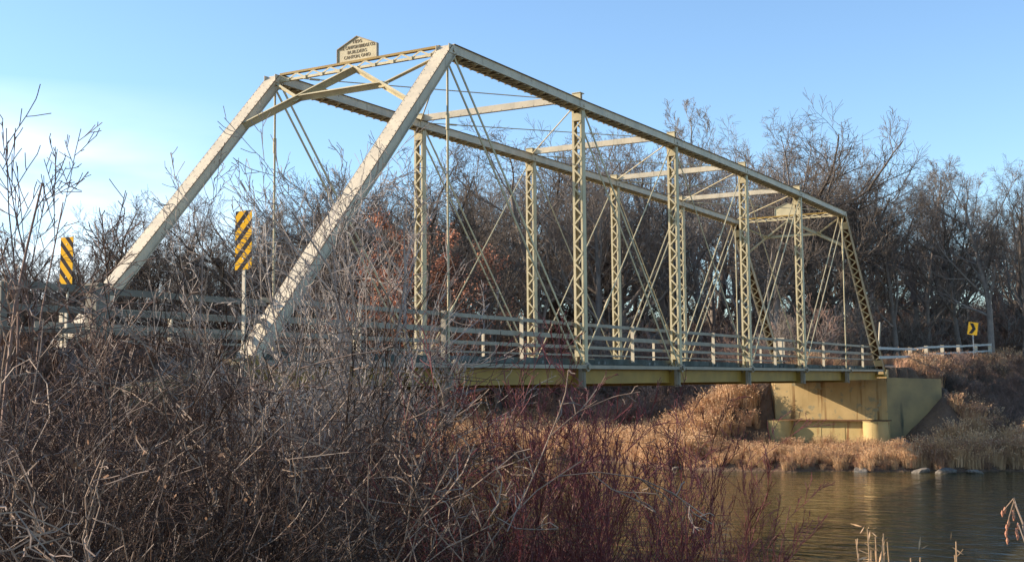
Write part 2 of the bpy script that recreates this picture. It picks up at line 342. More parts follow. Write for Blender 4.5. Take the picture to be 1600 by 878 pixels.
# seven panels: posts stand at joints 2..5, thin hangers at 1 and 6
def end_post(k, i0, i1, lit):
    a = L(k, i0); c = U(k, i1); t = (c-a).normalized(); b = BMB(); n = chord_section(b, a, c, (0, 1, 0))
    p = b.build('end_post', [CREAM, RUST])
    # rivet lines along the cover plate and the side channel
    rb = BMB(); ln = (c-a).length; m = int(ln/.155)
    for j in range(m):
        q = a+t*(.1+j*.155)
        for s in (-1, 1): rivet(rb, q+Vector((0, s*.155, 0))+n*(.1075+.014), n)
        if k == 0: rivet(rb, q+Vector((0, -.157, 0))+n*.075, (0, -1, 0), .014, .008)
    rb.build('rivets', CREAM, p, kind='stuff')
    # lacing on the inner face
    nb = int(ln/.29); st = (ln-1.2)/nb; bars = BMB(); side = -n
    for j in range(nb):
        q = a+t*(.7+(j+.5)*st)+side*(.1075+.006); s = 1 if j % 2 else -1
        if i1 == 6 and k == 0:
            zax = t; xax = side; yax = zax.cross(xax); M = Matrix(((xax.x, yax.x, zax.x, 0), (xax.y, yax.y, zax.y, 0), (xax.z, yax.z, zax.z, 0), (0, 0, 0, 1)))
            mm = Matrix.Translation(q-BO)@M
            if j % 2: mm = mm@ROT
            link('lacing_bar', BAR2, p, mm)
        else:
            bars.beam(q-t*.14-Vector((0, s*.15, 0)), q+t*.14+Vector((0, s*.15, 0)), .01, .045, n)
    if bars.v: bars.build('inner_lacing', CREAM2, p, kind='stuff')
    for u in (.55, ln-.55): pb = BMB(); q = a+t*u+side*(.1075+.008); pb.beam(q-t*.18, q+t*.18, .34, .012, (0, 1, 0)); pb.build('batten_plate', CREAM2, p)
    # shoe
    if i0 in (0, 7):
        sb = BMB(); sb.box(a.x-.22, a.x+.22, a.y-.22, a.y+.22, -.30, -.17); sb.box(a.x-.12, a.x+.12, a.y-.175, a.y-.155, -.17, .12); sb.box(a.x-.12, a.x+.12, a.y+.155, a.y+.175, -.17, .12)
        sb.tube((a.x, a.y-.24, 0), (a.x, a.y+.24, 0), .05, 10); sb.build('bearing_shoe', OLIVE)
    return p
BAR2 = bar_mesh(.31, .30, .055)
for k in (0, 1): end_post(k, 0, 1, 1); end_post(k, 7, 6, 0)
def top_chord(k):
    b = BMB(); ub = BMB(); pb = BMB()
    for i in range(1, 6):
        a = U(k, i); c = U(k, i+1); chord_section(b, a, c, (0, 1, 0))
        t = (c-a).normalized(); ln = (c-a).length; m = int(ln/.30)
        for j in range(m):
            q = a+t*((j+.5)*ln/m)-Vector((0, 0, .1075+.012)); s = 1 if j % 2 else -1
            ub.beam(q-t*.13-Vector((0, s*.17, 0)), q+t*.13+Vector((0, s*.17, 0)), .012, .05, (0, 0, 1))
            ub.box(q.x+.13-.03, q.x+.13+.03, q.y-.19, q.y+.19, q.z-.02, q.z-.008)
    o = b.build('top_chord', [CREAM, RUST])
    ub.build('bottom_lacing', CREAM2, o, kind='stuff')
    for i in range(1, 7):
        q = U(k, i); pb = BMB()
        for s in (-1, 1): pb.box(q.x-.2, q.x+.2, *sorted((q.y+s*.158, q.y+s*.172)), q.z-.10, q.z+.095)
        pb.tube((q.x, q.y-.20, q.z-.02), (q.x, q.y+.20, q.z-.02), .04, 10)
        for s in (-1, 1):
            for u in (-.15, -.05, .05, .15):
                for v in (-.07, .065): rivet(pb, (q.x+u, q.y+s*.172, q.z+v), (0, s, 0), .014, .008)
        pb.build('pin_plate', CREAM, o)
    return o
for k in (0, 1): top_chord(k)
def eyebar(a, c, h=.062, t=.02, head=.09, name='eyebar', m=None, n=None):
    a = Vector(a); c = Vector(c); b = BMB(); d = (c-a).normalized()
    b.beam(a, c, t, h, (0, 1, 0)); b.disc(a, (0, 1, 0), head, t+.003); b.disc(c, (0, 1, 0), head, t+.003)
    return b.build(name, m or CREAM2)
def off(v, dy=0, dz=0): return Vector((v.x, v.y+dy, v.z+dz))
for k in (0, 1):
    for i0, i1 in ((1, 2), (2, 3), (5, 4), (6, 5)):       # main diagonals: pairs of bars
        for s in (-1, 1): eyebar(off(U(k, i0), s*.105, -.02), off(L(k, i1), s*.105), .055)
    for i0, i1 in ((3, 4), (4, 3)):
        for s in ((-.03,) if i0 == 3 else (.03,)): eyebar(off(U(k, i0), s, -.02), off(L(k, i1), s), .035, .022, .06, 'counter_rod')
    for i0, i1 in ((3, 2), (4, 5)):
        b = BMB(); a = off(U(k, i0), .02, -.05); c = off(L(k, i1), .02); b.tube(a, c, .017, 8); q = c.lerp(a, .25); d = (a-c).normalized(); b.tube(q-d*.18, q+d*.18, .034, 8); b.build('counter_rod', CREAM2)
    for i in (1, 6):                                       # hip verticals
        b = BMB(); a = off(U(k, i), 0, -.05); c = off(L(k, i), 0, .05); b.tube(a, c, .026, 8)
        q = a.lerp(c, .2); b.tube(q, q-Vector((0, 0, .35)), .042, 8); b.build('hip_hanger', CREAM2)
    for i in range(7):                                     # bottom chord
        for s in (-1, 1): eyebar(off(L(k, i), s*(.15+.03*(i % 2))), off(L(k, i+1), s*(.15+.03*(i % 2))), .09, .024, .12, 'bottom_chord_bar', GREYP)
    for i in range(1, 7):
        b = BMB(); q = L(k, i); b.tube((q.x, q.y-.24, 0), (q.x, q.y+.24, 0), .045, 10)
        b.tube((q.x, q.y-.25, 0), (q.x, q.y-.215, 0), .075, 6); b.build('pin', GREYP)
# top lateral rods and cross struts
for i in range(1, 6):
    for k in (0, 1):
        a = U(k, i)+Vector((0, 0, .10)); c = U(1-k, i+1)+Vector((0, 0, .10+.03*k)); b = BMB(); b.tube(a, c, .014 if k else .018, 7)
        q = a.lerp(c, .12); d = (c-a).normalized(); b.tube(q-d*.12, q+d*.12, .028, 7); b.build('top_lateral_rod', CREAM2)
for i in range(2, 6):
    a = U(0, i)+Vector((0, -.12, .225)); c = U(1, i)+Vector((0, .12, .225)); b = BMB()
    b.beam(a, c, .014, .17, (1, 0, 0)); b.beam(a, c, .09, .012, (1, 0, 0), 0, (.045, .085)); b.beam(a, c, .09, .012, (1, 0, 0), 0, (.045, -.085))
    p = b.build('cross_strut', CREAM); rb = BMB(); nv = (c-a).normalized()
    for j in range(16):
        q = a+(c-a)*((j+.5)/16); rivet(rb, q+Vector((-.007, 0, -.06)), (-1, 0, 0), .016, .014)
    rb.build('rivets', CREAM, p, kind='stuff')
    cb = BMB()
    for q in (U(0, i), U(1, i)):
        cb.box(q.x-.10, q.x+.14, q.y-.17, q.y+.17, q.z+.124, q.z+.138); cb.box(q.x-.10, q.x-.085, q.y-.12, q.y+.12, q.z+.14, q.z+.33); cb.box(q.x-.12, q.x+.12, q.y-.13, q.y+.13, q.z+.316, q.z+.330)
    cb.build('strut_cap', CREAM2, p)
# portals
def portal(i_top, i_bot, tagtext):
    a0 = U(0, i_top); a1 = U(1, i_top); dn0 = L(0, i_bot)-a0; dn1 = L(1, i_bot)-a1
    sgn = -1 if i_top == 1 else 1
    def PP(s, t): return (a0+dn0*t).lerp(a1+dn1*t, s)
    nrm = (a1-a0).cross(dn0).normalized()
    if nrm.z < 0: nrm = -nrm
    # top strut: lattice girder between the hips
    b = BMB(); c0 = a0+Vector((0, .18, .06)); c1 = a1+Vector((0, -.18, .06))
    b.beam(c0, c1, .10, .05, (1, 0, 0), 1, (0, .05)); b.beam(c0, c1, .08, .012, (1, 0, 0), 0, (0, -.125)); b.beam(c0, c1, .012, .05, (1, 0, 0), 0, (-.03, -.1))
    st = b.build('portal_strut', [CREAM2, OLIVE])
    lb = BMB(); n = 18
    for j in range(n):
        q0 = c0.lerp(c1, j/n); q1 = c0.lerp(c1, (j+1)/n); s = 1 if j % 2 else -1
        lb.beam(q0+Vector((-.04, 0, -.1 if s > 0 else .02)), q1+Vector((-.04, 0, .02 if s > 0 else -.1)), .01, .035, (1, 0, 0))
        if s < 0: lb.box(q1.x-.06, q1.x-.02, q1.y-.04, q1.y+.04, q1.z-.15, q1.z-.07)
    lb.build('strut_lacing', CREAM2, st, kind='stuff')
    def brace(p, q, w=.16, h=.05, nm='portal_brace'):
        b = BMB(); b.beam(p, q, .012, w, (q-p).cross(nrm)); 
        t = (q-p).normalized(); s = t.cross(nrm).normalized()
        for e in (-1, 1): b.beam(p+nrm*(e*w/2), q+nrm*(e*w/2), h, .012, s, 0, (0, 0))
        return b.build(nm, CREAM2)
    mid = PP(.5, .012)
    brace(mid, PP(.02, .2)); brace(mid+nrm*.004, PP(.98, .2))
    brace(PP(.25, .105), PP(.75, .105), .14)
    brace(PP(.03, .02), PP(.245, .1), .05, .05); brace(PP(.97, .02), PP(.755, .1), .05, .05)
    gp = BMB()
    for s in (.25, .75): q = PP(s, .105); gp.disc(q+nrm*0, nrm, .13, .01, 8)
    gp.build('gusset_plate', CREAM2)
    # name plate standing on the strut
    m = (a0+a1)/2; z0 = m.z+.09; hw = .56; xp = m.x
    b = BMB(); o5 = [(-hw, 0), (hw, 0), (hw, .36), (0, .60), (-hw, .36)]
    for e, dx in ((0, -.012), (1, .012)):
        pass
    vs = [(xp+dx, m.y+y, z0+z) for dx in (-.012, .012) for y, z in o5]
    b.add(vs, [(4, 3, 2, 1, 0), (5, 6, 7, 8, 9)]+[(j, (j+1) % 5, 5+(j+1) % 5, 5+j) for j in range(5)])
    pt = b.build('name_plate', CREAM2)
    fr = BMB()
    for j in range(5):
        p, q = o5[j], o5[(j+1) % 5]; fr.beam((xp, m.y+p[0], z0+p[1]), (xp, m.y+q[0], z0+q[1]), .075, .02, (1, 0, 0))
    fr.build('plate_frame', [RUST if False else GREYP], pt)
    if tagtext:
        for txt, zz, size, w in (('1895', .445, .105, .25), ('THE CANTON BRIDGE CO.', .325, .11, 1.02), ('BUILDERS', .215, .105, .54), ('CANTON, OHIO', .105, .105, .74)):
            cu = bpy.data.curves.new('lettering', 'FONT'); cu.body = txt; cu.size = size; cu.align_x = 'CENTER'; cu.extrude = .004; cu.offset = .0
            tmp = bpy.data.objects.new('tmp', cu); COL.objects.link(tmp); bpy.context.view_layer.update()
            me = bpy.data.meshes.new_from_object(tmp.evaluated_get(bpy.context.evaluated_depsgraph_get())); me.materials.clear(); me.materials.append(LETTER)
            bpy.data.objects.remove(tmp)
            xs = [v.co.x for v in me.vertices]; sx = w/(max(xs)-min(xs)); me.transform(Matrix.Diagonal((sx, 1, 1, 1)))
            M = Matrix(((0, 0, -1, xp-.016), (-1, 0, 0, m.y), (0, 1, 0, z0+zz), (0, 0, 0, 1))); M = Matrix.Translation(-BO)@M
            link('lettering', me, pt, M)
portal(1, 0, True); portal(6, 7, False)
# floor: cross beams, stringers, planks, edge timbers
for i in range(1, 7):
    x = (X[0][i]+X[1][i])/2; b = BMB(); b.box(x-.008, x+.008, .05, WD-.05, -.50, -.06); b.box(x-.09, x+.09, .05, WD-.05, -.515, -.50); b.box(x-.09, x+.09, .05, WD-.05, -.06, -.045)
    p = b.build('floor_beam', OLIVE)
    for k in (0, 1):
        h = BMB(); s = -1 if k == 0 else 1; xx = X[k][i]; y = YT[k]
        h.box(xx-.075, xx+.075, *sorted((y+s*.04, y+s*.055)), -.50, .02); h.box(xx-.075, xx-.062, *sorted((y-s*.05, y+s*.04)), -.50, .0); h.box(xx-.1, xx+.1, y-.1, y+.1, -.535, -.517)
        h.tube((xx-.03, y+s*.09, -.52), (xx-.03, y+s*.09, .06), .016, 6); h.tube((xx+.03, y+s*.09, -.52), (xx+.03, y+s*.09, .06), .016, 6)
        h.build('beam_hanger', GREYP, p)
sb = MB(); sb.box(0, PN-.02, -.006, .006, -.37, 0); sb.box(0, PN-.02, -.055, .055, -.386, -.37); sb.box(0, PN-.02, -.055, .055, 0, .014)
STRG = sb.mesh('stringer', OLIVE)
for i in range(7):
    for j in range(6):
        y = .22+j*(WD-.44)/5
        link('stringer', STRG, BR, Matrix.Translation(Vector((i*PN+.01, y, -.045+.003*j))-BO))
plk = MB(); plk.box(-.135, .135, 0, WD-.5, 0, .075); PLK = plk.mesh('deck_plank', TIMBER)
nP = int((7*PN+.6)/.285)
for j in range(nP):
    x = -.2+j*.285; link('deck_plank', PLK, BR, Matrix.Translation(Vector((x, .25+random.uniform(-.03, .03), -.015+random.uniform(0, .008)))-BO))
for k, y in ((0, .30), (1, WD-.30)):
    x = -.2
    while x < 43.3:
        ln = min(random.uniform(2.2, 3.6), 43.5-x); b = MB(); h = random.uniform(.13, .155); b.box(0, ln-.02, -.08, .08, 0, h)
        link('edge_timber', b.mesh('edge_timber', TIMBER), BR, Matrix.Translation(Vector((x, y+random.uniform(-.012, .012), .073))-BO)@Matrix.Rotation(random.uniform(-.004, .004), 4, 'Y')); x += ln
# railings on both sides
rp = MB(); rp.box(-.04, .04, -.004, .004, 0, 1.0); rp.box(-.046, -.038, -.05, .05, 0, 1.0); rp.box(-.05, .05, -.05, .05, 1.0, 1.008)
RPM = rp.mesh('railing_post', CREAM)
def railing(y, s, x0, x1, posts, name_ext=''):
    for z, h, t in ((1.10, .085, .05), (.775, .11, .03), (.51, .055, .03)):
        b = BMB(); b.box(x0, x1, y-t/2, y+t/2, z-h/2, z+h/2)
        b.box(x0, x1, *sorted((y+s*(t/2+.001), y+s*(t/2+.035))), z-h/2, z-h/2+.008); b.build('rail', GREYP)
    for x in posts: link('railing_post', RPM, BR, Matrix.Translation(Vector((x, y-s*.075, .14))-BO))
railing(.19, 1, .6, 43.6, [3.3+.0]+[i*PN+3.35 for i in range(1, 7)])
railing(WD-.19, -1, -.5, 43.6, [i*PN+2.95 for i in range(0, 7)]+[.2])
b = BMB(); b.box(6.2-.07, 6.2+.07, .02, .14, .0, 1.16); b.build('rail_end_post', GREYP)
b = BMB(); b.box(43.5, 43.62, .04, .16, .1, 1.16); b.build('rail_end_post', GREYP)

# approach railing, near side of the road on the left bank
AR = empty('approach_railing', (-3.2, .1, .1), label='weathered grey railing with thick box post on the near end of the bridge approach', cat='railing')
ao = Vector(AR.location)
def arb(b, n, m): b.v = [tuple(Vector(v)-ao) for v in b.v]; return b.build(n, m, AR)
for z, h in ((1.03, .10), (.72, .09), (.42, .07)):
    b = MB(); b.beam((-4.75, -.06, z-.0), (-3.1, .0, z), .05, h); arb(b, 'rail', GREYD)
    b = MB(); b.box(-2.98, .58, .05, .10, z-h/2, z+h/2); arb(b, 'rail', GREYD)
b = MB(); b.box(-3.20, -2.98, -.12, .14, -.4, 1.10); b.box(-3.22, -2.96, -.14, .16, 1.10, 1.13); b.box(-3.24, -3.20, -.13, -.02, -.3, 1.05); arb(b, 'box_post', GREYD)
for x in (-4.75,):
    b = MB(); b.box(x-.05, x+.05, -.09, .02, -.6, 1.05); arb(b, 'post', GREYD)

# ------------------------------------------------------------------ abutments
def prism(b, pts, z0, z1s, mi=0):
    n = len(pts); zz = z1s if isinstance(z1s, (list, tuple)) else [z1s]*n
    vs = [(p[0], p[1], z0) for p in pts]+[(p[0], p[1], z) for p, z in zip(pts, zz)]
    b.add(vs, [tuple(range(n-1, -1, -1)), tuple(range(n, 2*n))]+[(i, (i+1) % n, n+(i+1) % n, n+i) for i in range(n)], mi)
AB = empty('far_abutment', (44, WD/2, ZW), label='yellow stained concrete abutment with riveted steel caissons under the far end of the bridge', cat='abutment')
def abb(b, n, m, par=AB, **kw): o = Vector(AB.location); b.v = [tuple(Vector(v)-o) for v in b.v]; return b.build(n, m, par, **kw)
ZL = -2.36
b = MB(); b.box(43.85, 45.3, -.12, 5.36, -4.6, -.53); b.box(43.86, 45.3, -.10, 5.34, -.53, -.36); b.box(44.1, 44.5, -.08, 5.32, -.36, .05); abb(b, 'breast_wall', CONC)
b = MB(); prism(b, [(43.87, -.125), (46.0, -2.2), (46.75, -1.45), (44.9, -.115)], -4.6, [-.33, -.42, -.42, -.33]); abb(b, 'wing_wall', CONC2)
b = MB(); prism(b, [(43.87, 5.365), (45.4, 5.355), (45.9, 6.3), (45.2, 6.7)], -4.6, [-.33, -.33, -.42, -.42]); abb(b, 'wing_wall', CONC)
b = MB(); b.box(43.1, 43.845, -.3, 5.5, ZL-.02, ZL+.03); abb(b, 'ledge_plate', RUST)
def caisson(y):
    b = MB(); r = .62; c = Vector((43.42, y, 0)); b.tube(c+Vector((0, 0, -5.2)), c+Vector((0, 0, ZL-.04)), r, 40); b.tube(c+Vector((0, 0, ZL-.04)), c+Vector((0, 0, ZL-.015)), r+.03, 40)
    p = abb(b, 'caisson', CAIS); rb = MB()
    for z in np.arange(-4.2, ZL-.1, .12):
        for a in (100, 175, 250): an = R(a+0); n = Vector((math.cos(an), math.sin(an), 0)); rivet(rb, c+n*r+Vector((0, 0, z)), n, .022, .016)
    abb(rb, 'rivets', CAIS, p, kind='stuff')
for y in (.32, 4.98): caisson(y)
b = MB(); b.box(43.42, 43.47, .95, 4.35, -4.6, ZL-.025); p = abb(b, 'caisson_plate', CAIS)
rb = MB()
for y in (1.9, 3.05):
    for z in np.arange(-4.2, ZL-.1, .13):
        for s in (-.05, .05): rivet(rb, (43.42, y+s, z), (-1, 0, 0), .022, .016)
    rb.box(43.405, 43.419, y-.09, y+.09, -4.6, ZL-.03)
abb(rb, 'rivets', CAIS, p, kind='stuff')
# abutment on the left bank
AB2 = empty('near_abutment', (-.3, WD/2, ZW), label='grey concrete abutment and sloping wing wall half hidden by the thicket at the near end', cat='abutment')
def ab2(b, n, m): o = Vector(AB2.location); b.v = [tuple(Vector(v)-o) for v in b.v]; return b.build(n, m, AB2)
b = MB(); b.box(-.6, .35, -.3, 5.2, -4.6, -.53); b.box(-.6, -.3, -.28, 5.18, -.53, .05); ab2(b, 'breast_wall', CONC2)
WA = onplane(275, 566, 1, -.5); WB = at(190, 604, 15.2)
b = MB(); d = Vector((WB[0]-WA[0], WB[1]-WA[1], 0)).normalized(); nn = Vector((-d.y, d.x, 0))*.16
A3 = Vector((-.45, -.31, 0)); B3 = Vector((WB[0], WB[1], 0))
prism(b, [A3-nn, B3-nn, B3+nn, A3+nn], -4.6, [WA[2]+.05, WB[2], WB[2], WA[2]+.05]); ab2(b, 'wing_wall', CONC2)

# ------------------------------------------------------------------ signs
def marker_sign(px, py, xplane, w, h, m, lab, zb, tilt=0):
    c = onplane(px, py, 0, xplane); o = empty('object_marker_sign', (c[0], c[1], zb), label=lab, cat='sign', group='striped markers at the near end of the bridge')
    b = MB(); b.box(-.004, .004, -w/2, w/2, -h/2, h/2); link('sign_panel', b.mesh('sign_panel', m), o, Matrix.Translation((0, 0, c[2]-zb))@Matrix.Rotation(tilt, 4, 'X'))
    b = MB(); b.box(.006, .028, -.03, .03, -.3, c[2]-zb+h*.42); b.box(.028, .05, -.012, .012, -.3, c[2]-zb+h*.42); b.build('sign_post', CREAM, o)
    b = MB()
    for z in (-.3, .3): b.tube((-.012, 0, c[2]-zb+z), (.03, 0, c[2]-zb+z), .011, 8)
    b.build('bolts', WHITEP, o)
marker_sign(104, 406, -.35, .335, .86, STR_A, 'yellow and black striped marker on a pale post left of the left end post', .12, R(1))
marker_sign(380.5, 374, -.75, .35, .95, STR_B, 'yellow and black striped marker tangled in twigs between the two near end posts', .05)
# back of the marker at the far end
c = onplane(1220, 520, 0, 44.6)
o = empty('sign_seen_from_behind', (c[0], c[1], .16), label='plain pale back of a narrow sign at the far end of the bridge', cat='sign')
b = MB(); b.box(-.004, .004, -.17, .17, .62+.0, 1.55); b.build('sign_panel', CREAM, o)
b = MB(); b.box(-.03, -.006, -.06, .0, -.2, 1.5); b.build('sign_post', CREAM, o)
# chevron where the road bends
c = at(1520, 512, 72); zg = float(ground(c[0], c[1]))
o = empty('curve_sign', (c[0], c[1], zg), label='yellow chevron sign with black arrow before the dark wood at the road bend', cat='sign'); o.rotation_euler = (0, R(0), R(12))
hc = c[2]-zg
b = MB(); b.box(-.004, .004, -.27, .27, hc-.37, hc+.37); link('sign_panel', b.mesh('sign_panel', SIGNY), o, Matrix.Translation((0, 0, hc))@Matrix.Rotation(R(9), 4, 'X')@Matrix.Translation((0, 0, -hc)))
b = MB()
for s in (-1, 1):   # arrowhead pointing right (towards -y)
    vs = [(-.009, -.16, 0), (-.009, .02, .31*s), (-.009, .20, .31*s), (-.009, .03, 0)]; b.add(vs, [(0, 1, 2, 3)] if s > 0 else [(3, 2, 1, 0)])
link('arrow', b.mesh('arrow', BLACK), o, Matrix.Translation((0, 0, hc))@Matrix.Rotation(R(9), 4, 'X'))
b = MB(); b.box(.006, .04, -.03, .03, -.3, hc+.3); b.build('sign_post', GALV, o)
# roadside stake
c = at(1369, 530, 60); zg = g1(c[0], c[1]); tp = at(1375, 502, 60)
b = MB(); b.tube((0, 0, -.2), Vector((tp[0]-c[0], tp[1]-c[1], tp[2]-zg)), .045, 8); o = b.build('marker_stake', CREAM); o.location = (c[0], c[1], zg)
tag(o, 'thin leaning pale stake beside the foot of the far end post', 'stake')
# guard rail with white posts beyond the far end
GR = empty('guard_rail', tuple(at(1450, 575, 67)), label='low guard rail with white posts along the road beyond the far end', cat='guard rail'); go = Vector(GR.location)
gps = [(1373, 541, 50), (1425, 543, 64), (1450, 540, 67), (1475, 539, 69.2), (1500, 538.5, 71.4), (1527, 537, 73.6), (1549, 536, 75.8)]
gp3 = [Vector(at(a, b_, c_)) for a, b_, c_ in gps]
for (a, c) in zip(gp3[:-1], gp3[1:]):
    for dz in (-.04, -.42):
        b = MB(); b.beam(a+Vector((0, 0, dz)), c+Vector((0, 0, dz)), .03, .11); b.v = [tuple(Vector(v)-go) for v in b.v]; b.build('rail', GALV, GR)
for q in gp3[1:]:
    b = MB(); b.box(-.09, .09, -.09, .09, -1.5, .02); b.box(-.1, .1, -.1, .1, .02, .04); b.v = [tuple(Vector(v)+q+Vector((.1, .12, 0))-go) for v in b.v]; b.build('post', CREAM, GR)
#VEG
# ------------------------------------------------------------------ vegetation generators
rng = RNG
def unit(v): return v/np.maximum(np.linalg.norm(v, axis=-1, keepdims=True), 1e-9)
def grow(p0, d0, ln, r0, n, gnarl, trop, taper=.35, tvec=(0, 0, 1)):
    B = len(p0); pts = np.zeros((B, n, 3)); pts[:, 0] = p0; d = unit(d0.copy()); p = p0.copy(); tv = np.array(tvec)
    for i in range(1, n):
        d = unit(d+rng.normal(0, gnarl, (B, 3))+tv*trop); p = p+d*(ln/(n-1))[:, None]; pts[:, i] = p
    return pts, r0[:, None]*np.linspace(1, taper, n)[None, :]
def spawn(pts, rad, ln, k, tmin, tmax, ang, angsd, lr, rr, shade=.5, topkeep=0):
    B, n, _ = pts.shape; t = tmin+(tmax-tmin)*(np.arange(k)[None, :]+rng.uniform(0, 1, (B, k)))/k
    f = t*(n-1); i = np.minimum(f.astype(int), n-2); u = (f-i)[..., None]; bi = np.arange(B)[:, None]
    a = pts[bi, i]; b_ = pts[bi, i+1]; p = a*(1-u)+b_*u; tg = unit(b_-a)
    r = rad[bi, i]*(1-u[..., 0])+rad[bi, i+1]*u[..., 0]
    ref = unit(rng.normal(0, 1, (B, k, 3))); q = unit(np.cross(tg, ref)); an = rng.normal(ang, angsd, (B, k))[..., None]
    d = tg*np.cos(an)+q*np.sin(an)
    L_ = ln[:, None]*lr*(1-shade*(t-tmin)/(tmax-tmin+1e-9))*rng.uniform(.7, 1.25, (B, k))
    return p.reshape(-1, 3), d.reshape(-1, 3), L_.ravel(), (r*rr).ravel()
def tubes(levels, rmin):
    """levels: [(pts (B,n,3), rad (B,n), sides)] -> V, [quads]"""
    V = []; F = []; base = 0
    for pts, rad, sd_ in levels:
        B, n, _ = pts.shape
        if B == 0: continue
        tg = np.zeros_like(pts); tg[:, 1:-1] = pts[:, 2:]-pts[:, :-2]; tg[:, 0] = pts[:, 1]-pts[:, 0]; tg[:, -1] = pts[:, -1]-pts[:, -2]; tg = unit(tg)
        ref = np.where(np.abs(tg[:, :1, 2:3]) > .8, np.array([[[1., 0, 0]]]), np.array([[[0, 0, 1.]]])); ref = np.broadcast_to(ref, pts.shape)
        q = unit(np.cross(tg, ref)); w = np.cross(tg, q); rr = np.maximum(rad, rmin)
        a = 2*np.pi*np.arange(sd_)/sd_; v = pts[:, :, None]+rr[:, :, None, None]*(q[:, :, None]*np.cos(a)[None, None, :, None]+w[:, :, None]*np.sin(a)[None, None, :, None])
        V.append(v.reshape(-1, 3)); idx = base+np.arange(B*n*sd_).reshape(B, n, sd_); nx = np.roll(idx, -1, axis=2)
        F.append(np.stack([idx[:, :-1], nx[:, :-1], nx[:, 1:], idx[:, 1:]], -1).reshape(-1, 4)); base += B*n*sd_
    return np.concatenate(V), F
def leaves(pts, n, size, droop=.3, wd=.32):
    """small pointed leaf quads hung at random places along the given twigs"""
    B, m, _ = pts.shape; bi = rng.integers(0, B, n); mi = rng.integers(0, m, n); p = pts[bi, mi]+rng.normal(0, size*.6, (n, 3))
    a = unit(rng.normal(0, 1, (n, 3))-np.array([0, 0, droop])); c = unit(np.cross(a, rng.normal(0, 1, (n, 3)))); s = size*rng.uniform(.6, 1.4, (n, 1))
    V = np.stack([p, p+a*s*.5+c*s*wd, p+a*s, p+a*s*.5-c*s*wd], 1).reshape(-1, 3); return V, [np.arange(4*n).reshape(n, 4)]

def tree_levels(h, kind):
    """returns trunk levels and crown levels; h = full height"""
    o = np.zeros((1, 3)); z = np.array([[0., 0, 1]])
    if kind == 'oak':   # crooked wide crown
        tl = h*.62; P0, R0 = grow(o, z, np.array([tl]), np.array([h*.020]), 9, .10, .05, .45)
        a = spawn(P0, R0, np.array([tl]), 13, .22, 1, 1.0, .25, .62, .55, .35); P1, R1 = grow(*a, 9, .15, .09, .3)
        a = spawn(P1, R1, a[2], 7, .22, 1, .75, .3, .55, .6, .4); P2, R2 = grow(*a, 7, .17, .07, .35)
        a = spawn(P2, R2, a[2], 6, .15, 1, .7, .3, .55, .6, .4); P3, R3 = grow(*a, 5, .18, .06, .4)
        a = spawn(P3, R3, a[2], 6, .1, 1, .65, .3, .7, .7, .3); P4, R4 = grow(*a, 4, .2, .06, .5)
    elif kind == 'elm':  # several rising limbs, vase of fine twigs
        tl = h*.72; P0, R0 = grow(o, z, np.array([tl]), np.array([h*.015]), 10, .06, .05, .35)
        a = spawn(P0, R0, np.array([tl]), 13, .25, 1, .72, .2, .62, .52, .40); P1, R1 = grow(*a, 9, .13, .07, .3)
        a = spawn(P1, R1, a[2], 7, .2, 1, .7, .2, .5, .6, .4); P2, R2 = grow(*a, 6, .16, .05, .35)
        a = spawn(P2, R2, a[2], 6, .15, 1, .7, .25, .5, .6, .4); P3, R3 = grow(*a, 5, .17, .03, .4)
        a = spawn(P3, R3, a[2], 6, .1, 1, .7, .25, .75, .7, .3); P4, R4 = grow(*a, 4, .15, .03, .5)
    else:               # slender: tall straight with short rising branches
        tl = h*.93; P0, R0 = grow(o, z, np.array([tl]), np.array([h*.013]), 12, .04, .06, .15)
        a = spawn(P0, R0, np.array([tl]), 22, .25, 1, .7, .2, .27, .5, .55); P1, R1 = grow(*a, 7, .12, .16, .3)
        a = spawn(P1, R1, a[2], 7, .15, 1, .65, .2, .5, .6, .4); P2, R2 = grow(*a, 6, .14, .12, .35)
        a = spawn(P2, R2, a[2], 6, .15, 1, .6, .25, .5, .65, .4); P3, R3 = grow(*a, 4, .14, .1, .4)
        a = spawn(P3, R3, a[2], 4, .1, 1, .6, .25, .65, .7, .3); P4, R4 = grow(*a, 3, .13, .10, .5)
    return [(P0, R0, 8), (P1, R1, 5)], [(P2, R2, 3), (P3, R3, 3), (P4, R4, 3)]
def tree_proto(kind, m, rmin=.0065, h=14.):
    a, b_ = tree_levels(h, kind); V, F = tubes(a, rmin); t = mesh_np('trunk', V, F, m, smooth=True)
    V, F = tubes(b_, rmin); top = V[:, 2].max(); c = mesh_np('crown', V, F, m, smooth=True); return t, c, top
TP = [tree_proto('oak', BARK_D), tree_proto('oak', BARK_G), tree_proto('oak', BARK_D), tree_proto('elm', BARK_G), tree_proto('elm', BARK_G), tree_proto('elm', BARK_D), tree_proto('slim', BARK_G), tree_proto('slim', BARK_P)]
def place_tree(px, topy, D, p, label, group=None, rz=None, name=None, lean=0):
    c = at(px, 590, D); zg = g1(c[0], c[1])-.15; top = at(px, topy-12, D)[2]; t, cr, th = TP[p]; s = max(.25, (top-zg)/th)
    o = empty(name or ('oak_tree' if p < 3 else 'bare_tree'), (c[0], c[1], zg), label=label, cat='tree', group=group)
    o.rotation_euler = (lean*.5, lean, rng.uniform(0, 6.28) if rz is None else rz); o.scale = (s*rng.uniform(.92, 1.1),)*2+(s,)
    link('trunk', t, o); link('crown', cr, o); return o
G1 = 'bare trees standing along the far bank'
